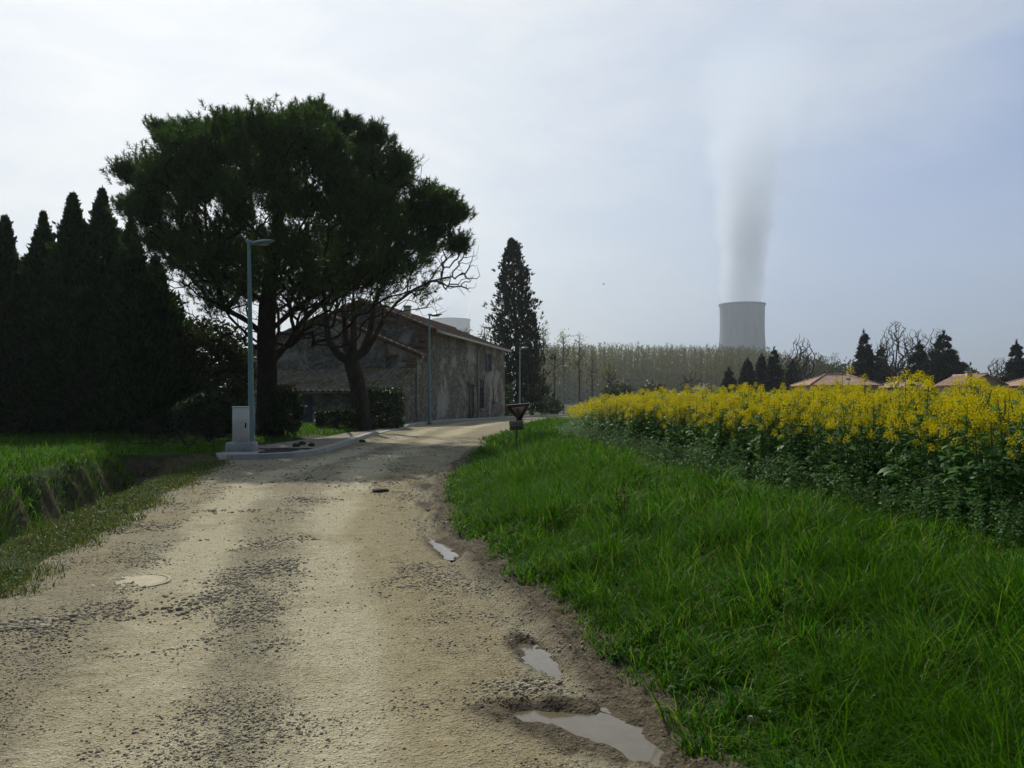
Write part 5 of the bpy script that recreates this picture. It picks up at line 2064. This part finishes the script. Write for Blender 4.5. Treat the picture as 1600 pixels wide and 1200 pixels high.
def build_small():
    r = np.random.default_rng(81)
    rocks = [(463, 705, 26.5, .10, 'dark clod of earth on the pavement gravel, left of three'), (472, 702, 27.5, .10, 'dark clod of earth on the pavement gravel, middle and farthest of three'),
             (487, 704, 26.8, .085, 'dark clod of earth on the pavement gravel, right of three'), (566, 690, 31.5, .10, 'dark clod lying in the road against the kerb'),
             (594, 769, 15.2, .13, 'flat dark stone in the middle of the road'), (1178, 1138, 4.3, .03, 'pale round stone in the grass at the lower edge')]
    for (u, v, Y, s, lab) in rocks:
        x = (u - 800) / FPX * Y
        V, F = rockmesh(r)
        fl = .35 if 'flat' in lab else .75
        z = float(roadZ(x, Y)) if ('road' in lab and 'kerb' not in lab) else (.2 if 'pavement' in lab else float(H(x, Y)))
        o = mesh_obj('stone' if 'stone' in lab else 'earth_clod', V * np.array([s * 1.2, s, s * fl]), F, M['pebble'] if 'pale' in lab else M['rock'], loc=(x, Y, z + s * fl * .5))
        tag(o, lab, 'stone' if 'stone' in lab else 'clod')
    # sandy round cover sunk in the road
    Y = 7.72
    x = (206 - 800) / FPX * Y
    z = float(roadZ(x, Y))
    root = empty('manhole_cover', (x, Y, z - .005))
    tag(root, 'round sand coloured manhole cover in the road near the left edge', 'manhole cover')
    MB().lathe([(.335, -.06), (.335, .004), (.30, .005), (.30, -.01)], 48).build('frame', M['cover'], root)
    MB().lathe([(0, .007), (.27, .004), (.294, .001), (.294, -.05)], 48).build('lid', M['cover'], root, True)
    # two birds in the sky
    for (u, v, Y, s, a, lab) in ((943, 444, 160, .55, .5, 'small dark bird flying in the sky left of the cooling tower'), (357, 162, 140, .35, -.6, 'tiny dark bird in the sky above the pine')):
        p = at(u, v, Y)
        root = empty('bird', p, a)
        tag(root, lab, 'bird')
        m = MB().tube([(-.42 * s, 0, 0), (-.3 * s, 0, .02 * s), (0, 0, 0), (.25 * s, 0, .03 * s), (.38 * s, 0, .03 * s), (.5 * s, 0, 0)], [.03 * s, .07 * s, .12 * s, .08 * s, .06 * s, .005], 8)
        for sg in (-1, 1):
            m.add([(.15 * s, sg * .06 * s, .04 * s), (-.12 * s, sg * .06 * s, .04 * s), (-.12 * s, sg * .5 * s, .3 * s), (.12 * s, sg * .5 * s, .3 * s), (-.2 * s, sg * 1.0 * s, .18 * s)], [(0, 1, 2, 3), (3, 2, 4, 4)])
        m.build('body', M['bird'], root)
    # bare dock stalks in the grass bank
    for (u, v, Y, lab) in ((972, 868, 9.0, 'reddish dry dock stalk standing in the grass bank'),):
        x = (u - 800) / FPX * Y
        z = float(H(x, Y))
        root = empty('dock_plant', (x, Y, z))
        tag(root, lab, 'plant')
        mb = MB()
        P = []
        for k in range(4):
            a = k * 1.7
            tip = np.array([.07 * math.cos(a), .05 * math.sin(a), .46 + .05 * k])
            mb.tube([(0, 0, 0), tip * .5 + np.array([.01, 0, 0]), tip], [.006, .005, .003], 5)
            P += [tip * q for q in r.uniform(.45, 1, 40)]
        P = np.array(P)
        V, F = leafquads(P, rdir(len(P), r, 0, 1), .03, .014, r)
        mb.add(V, F)
        mb.build('stem', M['weed'], root)


build_lamps()
build_kerb()
build_cabinet()
build_sign()
build_small()

# ------------------------------------------------------------------ grass, crop, loose stones


def blades(C, L, W, lean, r, segs=3, stiff=1.0):
    """arching grass blades; returns V and faces [quads, tris]"""
    n = len(C)
    a = r.uniform(0, 2 * np.pi, n)
    ld = unit(np.column_stack([np.cos(a), np.sin(a), np.zeros(n)]) + lean)
    ld[:, 2] = 0
    ld = unit(ld)
    wd = np.column_stack([-ld[:, 1], ld[:, 0], np.zeros(n)])
    tw = r.uniform(-.9, .9, n)
    wd = wd * np.cos(tw)[:, None] + ld * np.sin(tw)[:, None]
    bend = np.clip(r.normal(1.45, .6, n), .15, 2.7) * stiff
    ss = np.array([0, .38, .72, 1.0]) if segs == 3 else np.array([0, .55, 1.0])
    ws = [1.0, .9, .55] if segs == 3 else [1.0, .75]
    rows = []
    for s, w in zip(ss[:-1], ws):
        th = bend * s
        p = C + L[:, None] * (ld * (1 - np.cos(th) + .12 * s)[:, None] / np.maximum(bend, .2)[:, None] + np.array([0, 0, 1.0]) * (np.sin(th) / bend)[:, None])
        rows += [p - wd * (W * w * .5)[:, None], p + wd * (W * w * .5)[:, None]]
    th = bend * 1.15
    tip = C + L[:, None] * (ld * ((1 - np.cos(th)) / np.maximum(bend, .2) + .14)[:, None] + np.array([0, 0, 1.0]) * (np.sin(th) / bend)[:, None])
    rows.append(tip)
    m = len(rows)
    V = np.stack(rows, 1).reshape(-1, 3)
    b = (np.arange(n) * m)[:, None]
    Q = []
    for k in range(0, m - 3, 2):
        Q.append(b + np.array([k, k + 1, k + 3, k + 2]))
    T = b + np.array([m - 3, m - 2, m - 1])
    return V, np.vstack(Q), T


def scatter_area(r, n, xf, y0, y1, ypow=1.0):
    y = y0 + (y1 - y0) * r.uniform(0, 1, n) ** ypow
    lo, hi = xf(y)
    x = lo + (hi - lo) * r.uniform(0, 1, n)
    return x, y


def build_grass():
    r = np.random.default_rng(101)
    parts = {'grass': [[], [], [], 0], 'verge': [[], [], [], 0]}

    def add(key, x, y, L, W, lean, segs, zoff=0.0, stiff=1.0):
        z = H(x, y) - .015 + zoff
        V, Q, T = blades(np.column_stack([x, y, z]), L, W, np.asarray(lean), r, segs, stiff)
        p = parts[key]
        p[0].append(V)
        p[1].append(Q + p[3])
        p[2].append(T + p[3])
        p[3] += len(V)

    # bank on the right between road and crop
    for (y0, y1, n, segs, w0) in ((1.2, 5, 46000, 3, .0085), (5, 9, 52000, 3, .010), (9, 15, 52000, 3, .013), (15, 26, 50000, 3, .019), (26, 48, 30000, 2, .03)):
        xf = lambda y: (XR(y) + .02, np.minimum(XP(y) + .1, .66 * y + 1.6))
        x, y = scatter_area(r, n, xf, y0, y1)
        d = x - XR(y)
        tuft = fbm(x * 1.7, y * 1.7, 3, 71)
        tuft2 = fbm(x * 5.5, y * 5.5, 2, 73)
        hollow = np.exp(-((d - .95) / .35) ** 2) * sm(20, 24, y) * (1 - sm(36, 42, y))
        keep = r.uniform(0, 1, n) < np.clip(.2 + sm(.05, .5, d + .25 * tuft2) * .9 + .3 * tuft2, .0, 1) * (1 - .5 * hollow)
        keep &= ~((np.abs(x - .95) < .35) & (np.abs(y - 4.62) < .16))     # bare wet step beside the big puddle
        x, y, d, tuft, tuft2 = (q[keep] for q in (x, y, d, tuft, tuft2))
        crop = 1 - .62 * (1 - sm(.2, 1.3, XP(y) - x))
        L = (.10 + .155 * sm(.1, 1.1, d)) * crop * (1 + .95 * tuft + .6 * tuft2) * r.uniform(.5, 1.5, len(x))
        L = np.clip(L, .05, .55)
        W = w0 * r.uniform(.6, 1.4, len(x))
        add('grass', x, y, L, W, (-.35, -.15, 0), segs)
    # individual tall tufts
    for (y0, y1, k) in ((3, 9, 90), (9, 20, 110)):
        cx, cy = scatter_area(r, k, lambda y: (XR(y) + .3, np.minimum(XP(y) - .7, .64 * y + 1)), y0, y1)
        m = 70
        x = np.repeat(cx, m) + r.normal(0, .07, k * m)
        y = np.repeat(cy, m) + r.normal(0, .07, k * m)
        L = np.repeat(r.uniform(.2, .4, k), m) * r.uniform(.6, 1.2, k * m)
        add('grass', x, y, L, .0085 * r.uniform(.7, 1.3, k * m), (-.2, -.2, 0), 3, stiff=1.15)
    # left verge, ditch and field
    for (y0, y1, n, segs, w0) in ((1.5, 11, 42000, 3, .009), (11, 22, 44000, 2, .014)):
        x, y = scatter_area(r, n, lambda y: (np.maximum(XL(y) - 9 - y * .1, -.66 * y - 3.5), XL(y) + .3), y0, y1)
        d = XL(y) - x
        tuft = fbm(x * 1.5, y * 1.5, 3, 75)
        soilb = (sm(1.6, 2.0, d) - sm(2.6, 3.2, d)) * sm(9, 15, y)
        keep = r.uniform(0, 1, n) < np.clip(sm(-.2, .5, d + .45 * tuft) * (.75 + .5 * tuft), .03, 1) * (1 - .5 * soilb)
        x, y, d, tuft = (q[keep] for q in (x, y, d, tuft))
        L = (.05 + .08 * sm(.2, .9, d) + .24 * sm(.9, 1.7, d) * (1 - .45 * sm(3.0, 4.5, d))) * (1 + 1.1 * tuft) * r.uniform(.55, 1.35, len(x))
        L = np.clip(L, .03, .7)
        W = w0 * r.uniform(.6, 1.4, len(x))
        v = d < 1.25
        add('verge', x[v], y[v], L[v], W[v] * .9, (.2, -.1, 0), segs)
        add('grass', x[~v], y[~v], L[~v], W[~v], (.15, -.2, 0), segs)
    for (y0, y1, n, w0) in ((1.5, 10, 34000, .008), (10, 22, 26000, .014)):
        x, y = scatter_area(r, n, lambda y: (XL(y) - 1.5, XL(y) + .22), y0, y1)
        d = XL(y) - x
        nz = fbm(x * 2.1, y * 2.1, 4, 79)
        k = r.uniform(0, 1, n) < np.clip(.12 + sm(-.15, .35, d + .35 * nz) * (.6 + .8 * nz), .02, 1)
        x, y = x[k], y[k]
        add('verge', x, y, r.uniform(.03, .11, len(x)) * (1 + .8 * nz[k]), w0 * r.uniform(.7, 1.6, len(x)), (.2, -.1, 0), 2)
    # field in front of the cypress row and lawn round the farm trees
    x, y = scatter_area(r, 42000, lambda y: (-.66 * y - 1, XL(y) - 2.4), 21, 37)
    ok = (y < 35.6) | (x > -14.5)
    tuft = fbm(x * .8, y * .8, 4, 78)
    ok &= r.uniform(0, 1, len(x)) < np.clip(.55 + 1.3 * tuft, .02, 1)
    x, y, tuft = x[ok], y[ok], tuft[ok]
    add('grass', x, y, np.clip(.16 * (1 + 1.2 * tuft) * r.uniform(.5, 1.5, len(x)), .04, .5), .022 * r.uniform(.6, 1.4, len(x)), (.1, -.2, 0), 2)
    x, y = scatter_area(r, 9000, lambda y: (XL(y) - 6.5, XL(y) - 1.75), 36, 46.5)
    add('grass', x, y, .2 * r.uniform(.5, 1.4, len(x)), .028 * r.uniform(.6, 1.4, len(x)), (.1, -.2, 0), 2)
    # low broad-leaved weeds among the grass and on the road margins
    k = 620
    y = 2.5 + 22 * r.uniform(0, 1, k) ** 1.4
    sd = r.uniform(0, 1, k) < .3
    x = np.where(sd, XL(y) - r.uniform(-.1, 1.6, k), XR(y) + r.uniform(.15, 3.2, k) * r.uniform(.3, 1, k))
    x = np.minimum(x, XP(y))
    m = 8
    a = np.tile(np.arange(m) * 2.4, k) + np.repeat(r.uniform(0, 6, k), m)
    sz = np.repeat(r.uniform(.03, .075, k), m) * r.uniform(.6, 1.2, k * m)
    C = np.repeat(np.column_stack([x, y, H(x, y) + .02]), m, 0)
    C[:, 2] += r.uniform(0, .12, k * m)
    D = np.column_stack([np.cos(a), np.sin(a), r.uniform(.3, 1.4, k * m)])
    V, Q, T = bent_leaves(C, D, sz, sz * .45, .8, r)
    o = mesh_obj('verge_weeds', V, [Q, T], M['weed_leaf'])
    tag(o, 'low broad leaved weeds among the grass', kind='stuff')
    for nm, key, mt, lab in (('meadow_grass', 'grass', 'grass', 'long green grass on the bank and in the ditch'), ('verge_grass', 'verge', 'grass_dry', 'short yellowish grass along the left road edge')):
        p = parts[key]
        o = mesh_obj(nm, np.vstack(p[0]), [np.vstack(p[1]), np.vstack(p[2])], M[mt])
        tag(o, lab, kind='stuff')


# ---- rapeseed
def bent_leaves(C, D, L, W, droop, r):
    n = len(C)
    D = unit(D)
    side = unit(np.cross(D, np.array([0, 0, 1.0]) + r.normal(0, .25, (n, 3))))
    up = np.cross(side, D)
    L, W, droop = (np.broadcast_to(np.asarray(q, float), (n,))[:, None] for q in (L, W, droop))
    p1 = C + D * L * .35 - up * 0
    p2 = C + D * L * .72 - np.array([0, 0, 1.0]) * droop * L * .25
    p3 = C + D * L - np.array([0, 0, 1.0]) * droop * L * .6
    V = np.stack([C, p1 - side * W * .5, p1 + side * W * .5, p2 - side * W * .42, p2 + side * W * .42, p3], 1).reshape(-1, 3)
    b = (np.arange(n) * 6)[:, None]
    return V, b + np.array([1, 2, 4, 3]), np.vstack([b + np.array([0, 2, 1]), b + np.array([3, 4, 5])])


def flower_head(r, nfl, lod=False):
    """raceme: open four-petalled flowers below, buds at the tip; origin at its foot"""
    ln = r.uniform(.07, .12)
    t = np.linspace(0, 1, nfl) + r.normal(0, .03, nfl)
    a = np.arange(nfl) * 2.4 + r.uniform(0, 6)
    rad = .046 * (1 - .5 * t) + .008
    C = np.column_stack([rad * np.cos(a), rad * np.sin(a), ln * t])
    out = np.column_stack([np.cos(a), np.sin(a), .5 + t])
    Vs, Fs, off = [], [], 0
    sz = .030 if not lod else .055
    for k in range(1 if lod else 2):
        ax = unit(np.cross(unit(out), rdir(nfl, r)))
        if k:
            ax = unit(np.cross(unit(out), axp))
        axp = ax
        s = sz * (1 - .4 * np.clip(t, 0, 1))[:, None]
        V, F = leafquads(C - ax * s * .5, ax, s[:, 0] * 1.0, s[:, 0] * (.62 if not lod else .8), r)
        Vs.append(V)
        Fs.append(F + off)
        off += len(V)
    # stalk and flower stems hold the flowers together
    m = MB().tube([(0, 0, -.01), (0, 0, ln * .95)], [.004, .003], 4, cap=False)
    Vs.append(np.vstack(m.V))
    Fs.append(np.vstack(m.F[4]) + off)
    off += len(m.V[0])
    sd = np.column_stack([-np.sin(a), np.cos(a), np.zeros(nfl)]) * .003
    ax0 = np.column_stack([np.zeros(nfl), np.zeros(nfl), np.clip(C[:, 2] - .02, 0, ln)])
    Vs.append(np.stack([ax0 - sd, ax0 + sd, C + sd, C - sd], 1).reshape(-1, 3))
    Fs.append(np.arange(4 * nfl).reshape(nfl, 4) + off)
    return np.vstack(Vs), np.vstack(Fs)


def plant_skeleton(r):
    h = r.uniform(1.08, 1.38)
    lx, ly = r.normal(0, .06, 2)
    st = [np.array([lx * q ** 2, ly * q ** 2, h * q]) for q in (0, .25, .5, .75, .93)]
    heads = [st[-1]]
    br = []
    for k in range(int(r.integers(4, 8))):
        q = r.uniform(.38, .8)
        a = r.uniform(0, 6.28)
        b0 = np.array([lx * q ** 2, ly * q ** 2, h * q])
        sp = r.uniform(.07, .2)
        zt = h * r.uniform(max(.74, q + .1), 1.0) - .05
        tip = np.array([b0[0] + sp * math.cos(a), b0[1] + sp * math.sin(a), zt])
        br.append([b0, b0 * .45 + tip * .55 + np.array([math.cos(a), math.sin(a), 0]) * .03, tip])
        heads.append(tip)
    return h, st, br, heads


def build_rape():
    r = np.random.default_rng(111)
    NV = 10
    var = []
    for i in range(NV):
        h, st, br, heads = plant_skeleton(r)
        mb = MB()
        mb.tube(st, [.009, .008, .007, .005, .003], 4, cap=False)
        for b in br:
            mb.tube(b, [.005, .004, .0025], 3, cap=False)
        SV, SF = np.vstack(mb.V), np.vstack(mb.F[4]) if 4 in mb.F else None
        sf3 = mb.F.get(3)
        # leaves
        n = 52
        q = r.uniform(.0, 1, n) ** 1.0 * .93 + .02
        a = np.arange(n) * 2.4 + r.uniform(0, 6)
        spr = .13 * q * r.uniform(0, 1, n)
        C = np.column_stack([st[-1][0] * q ** 2 + spr * np.cos(a), st[-1][1] * q ** 2 + spr * np.sin(a), q * h])
        D = np.column_stack([np.cos(a), np.sin(a), r.uniform(.1, .8, n)])
        L = (.20 - .145 * q) * r.uniform(.6, 1.3, n)
        LV, LQ, LT = bent_leaves(C, D, L, L * r.uniform(.38, .55, n), r.uniform(.2, 1.1, n), r)
        var.append(dict(h=h, SV=SV, SF=SF, LV=LV, LQ=LQ, LT=LT, heads=heads))
    hv = [flower_head(r, int(r.integers(18, 27))) for _ in range(6)]
    hl = [flower_head(r, 7, True) for _ in range(4)]

    def edge_scale(x, y):
        e = float(sm(-.3, 3.0, x - XP(y)))
        f = float(sm(-.2, 1.3, x - XP(y)))
        return (1 - .28 * (1 - e) * float(sm(18, 32, y))) * (1 - .14 * (1 - f))
    # where the plants stand
    pts = []

    def band(y0, y1, d0, d1, dens):
        A = (y1 - y0) * (d1 - d0)
        n = int(A * dens)
        y = r.uniform(y0, y1, n)
        x = XP(y) + r.uniform(d0, d1, n)
        ok = x < .64 * y + 4
        pts.append(np.column_stack([x, y, np.full(n, d0)])[ok])
    band(2, 30, 0, 1.2, 24)
    band(2, 30, 1.2, 4, 15)
    band(4, 30, 4, 9, 9)
    band(30, 62, 0, 1.5, 14)
    band(30, 62, 1.5, 12, 6)
    band(20, 62, 12, 30, 2.5)
    band(62, 105, 0, 45, 1.2)
    Pn = np.vstack(pts)
    ny = 700
    yf = 5 + 27 * r.uniform(0, 1, ny) ** 1.2
    front = np.column_stack([XP(yf) - .5 * r.uniform(0, 1, ny) ** 1.4, yf, np.full(ny, -1.0)])
    Pn[:, 0] += .22 * fbm(Pn[:, 1] * .9, Pn[:, 1] * 0, 3, 91)
    dist = np.hypot(Pn[:, 0], Pn[:, 1])
    uu = 800 + FPX * Pn[:, 0] / Pn[:, 1]
    score = dist + 3.2 * (Pn[:, 0] - XP(Pn[:, 1]))
    score[(uu > 1590) | (uu < 840) | (Pn[:, 1] < 5)] += 1e4
    order = np.argsort(score)
    near, rest = Pn[order[:300]], np.vstack([Pn[order[300:]], front])
    # the 300 nearest plants, each an object with its own stem, leaves and flower heads
    hm = [mesh_obj('flower_head', V, F, M['rape_flower']) for V, F in hv]
    protos = []
    for i, v in enumerate(var):
        sm_ = mesh_obj('rapeseed_plant', v['SV'], v['SF'], M['rape_stem'])
        lm = mesh_obj('foliage', v['LV'], [v['LQ'], v['LT']], M['rape_leaf'])
        protos.append((sm_, lm))
    lab = 'yellow flowering rapeseed plant in the front edge of the crop above the grass bank'
    for i, (x, y, d0) in enumerate(near):
        v = i % NV
        root = protos[v][0].copy()
        COL.objects.link(root)
        root.name = 'rapeseed_plant'
        root.location = (x, y, float(H(x, y)) - .02)
        root.rotation_euler = (0, 0, float(r.uniform(0, 6.28)))
        s = float(r.uniform(.82, 1.12) * edge_scale(x, y))
        if r.uniform() < .05:
            s *= 1.04
        root.scale = (s, s, s)
        tag(root, lab, 'plant', 'rapeseed plants along the front edge of the field')
        for src in protos[v][1:]:
            c = src.copy()
            COL.objects.link(c)
            c.parent = root
        hd = var[v]['heads']
        for k in range(min(4, len(hd))):
            c = hm[(i + k) % len(hm)].copy()
            COL.objects.link(c)
            c.parent = root
            c.location = hd[k]
            c.rotation_euler = (float(r.normal(0, .15)), float(r.normal(0, .15)), float(r.uniform(0, 6)))
    for o in hm + [q for p in protos for q in p]:
        bpy.data.objects.remove(o)
    # everything behind them is one standing crop
    G = {'s': [[], [], 0], 'l': [[], [], [], 0], 'f': [[], [], 0]}
    dist = np.hypot(rest[:, 0], rest[:, 1])
    for i, (x, y, d0) in enumerate(rest):
        v = var[int(r.integers(0, NV))]
        a = r.uniform(0, 6.28)
        s = r.uniform(.84, 1.1) * (1.12 if r.uniform() < .04 else 1) * edge_scale(x, y)
        low = d0 < -.5
        if low:
            s *= r.uniform(.28, .5)
        ca, sa = math.cos(a) * s, math.sin(a) * s
        Rm = np.array([[ca, -sa, 0], [sa, ca, 0], [0, 0, s]])
        p0 = np.array([x, y, float(H(x, y)) - .02])
        g = G['s']
        far = dist[i] > 24
        if not far:
            g[0].append(v['SV'] @ Rm.T + p0)
            g[1].append(v['SF'] + g[2])
            g[2] += len(v['SV'])
        g = G['l']
        g[0].append(v['LV'] @ Rm.T + p0)
        g[1].append(v['LQ'] + g[3])
        g[2].append(v['LT'] + g[3])
        g[3] += len(v['LV'])
        g = G['f']
        for hp in v['heads']:
            if low or r.uniform() > .40:
                continue
            V, F = (hl if far else hv)[int(r.integers(0, 4))]
            V = V * (1.25 if far else 1.0)
            g[0].append((V + hp) @ Rm.T + p0)
            g[1].append(F + g[2])
            g[2] += len(V)
    nv = [G['s'][2], G['l'][3], G['f'][2]]
    V = np.vstack(G['s'][0] + G['l'][0] + G['f'][0])
    q1, q2, t2, q3 = np.vstack(G['s'][1]), np.vstack(G['l'][1]) + nv[0], np.vstack(G['l'][2]) + nv[0], np.vstack(G['f'][1]) + nv[0] + nv[1]
    mi = np.concatenate([np.zeros(len(q1)), np.ones(len(q2)), np.full(len(q3), 2), np.ones(len(t2))])
    o = mesh_obj('rapeseed_crop', V, [np.vstack([q1, q2, q3]), t2], [M['rape_stem'], M['rape_leaf'], M['rape_flower']], midx=mi)
    tag(o, 'yellow rapeseed crop filling the field behind its front edge', kind='stuff')


def ico(sub=1):
    import bmesh
    bm = bmesh.new()
    bmesh.ops.create_icosphere(bm, subdivisions=sub, radius=1)
    V = np.array([v.co[:] for v in bm.verts])
    F = np.array([[v.index for v in f.verts] for f in bm.faces])
    bm.free()
    return V, F


def build_gravel():
    r = np.random.default_rng(121)
    V0, F0 = ico(1)
    Vs, n = [], 0
    for (y0, y1, k, s0, s1) in ((2.6, 5.5, 52000, .0022, .0075), (5.5, 9.5, 42000, .0033, .011), (9.5, 16, 18000, .006, .016), (16, 30, 6500, .012, .026)):
        x, y = scatter_area(r, k, lambda y: (np.maximum(XL(y) - .05, -.62 * y - .3), np.minimum(XR(y) + .12, .62 * y)), y0, y1)
        tr, mu = track(x, y), mudmask(x, y)
        heap = sum(np.exp(-((x - a) / c) ** 2 - ((y - b) / e) ** 2) for a, b, c, e in ((-2.75, 6.9, .55, .5), (-2.2, 8.3, .4, .5), (-3.4, 6.2, .4, .3), (.15, 4.85, .3, .2), (-4.0, 12.6, .8, .4), (-3.2, 14, .5, .4)))
        patch = .5 * heap + fbm(x * .9, y * .9, 4, 95) + .6 * fbm(x * 3.1, y * 3.1, 3, 96)
        p = np.clip(.34 + .95 * patch - .7 * tr + .25 * np.exp(-((x - np.interp(y, [3.8, 8, 13], [-1.2, -2.3, -3.2])) / .35) ** 2), .05, 1)
        wet = sum(np.clip(pudfield(x, y, b), 0, 1) for b in PUDDLES)
        keep = (r.uniform(0, 1, k) < p) & (wet < .35)
        x, y, patch = x[keep], y[keep], patch[keep]
        s = s0 + (s1 - s0) * r.uniform(0, 1, len(x)) ** 3.2
        s = s * (1 + np.clip(patch, 0, .6)) * (1 + .8 * np.clip(heap[keep], 0, 1))
        z = roadZ(x, y) + s * .22
        m = len(x)
        a = r.uniform(0, 6.28, m)
        sc = np.column_stack([s * r.uniform(.8, 1.4, m), s * r.uniform(.6, 1.0, m), s * r.uniform(.4, .8, m)])
        W = V0[None] * (1 + r.normal(0, .16, (m, len(V0), 1))) * sc[:, None, :]
        ca, sa = np.cos(a)[:, None], np.sin(a)[:, None]
        X = W[..., 0] * ca - W[..., 1] * sa + x[:, None]
        Yy = W[..., 0] * sa + W[..., 1] * ca + y[:, None]
        Vs.append(np.stack([X, Yy, W[..., 2] + z[:, None]], -1).reshape(-1, 3))
        n += m
    F = (np.arange(n) * len(V0))[:, None, None] + F0[None]
    o = mesh_obj('road_gravel', np.vstack(Vs), F.reshape(-1, 3), M['pebble'])
    tag(o, 'loose stones scattered over the dirt road', kind='stuff')


build_grass()
build_rape()
build_gravel()
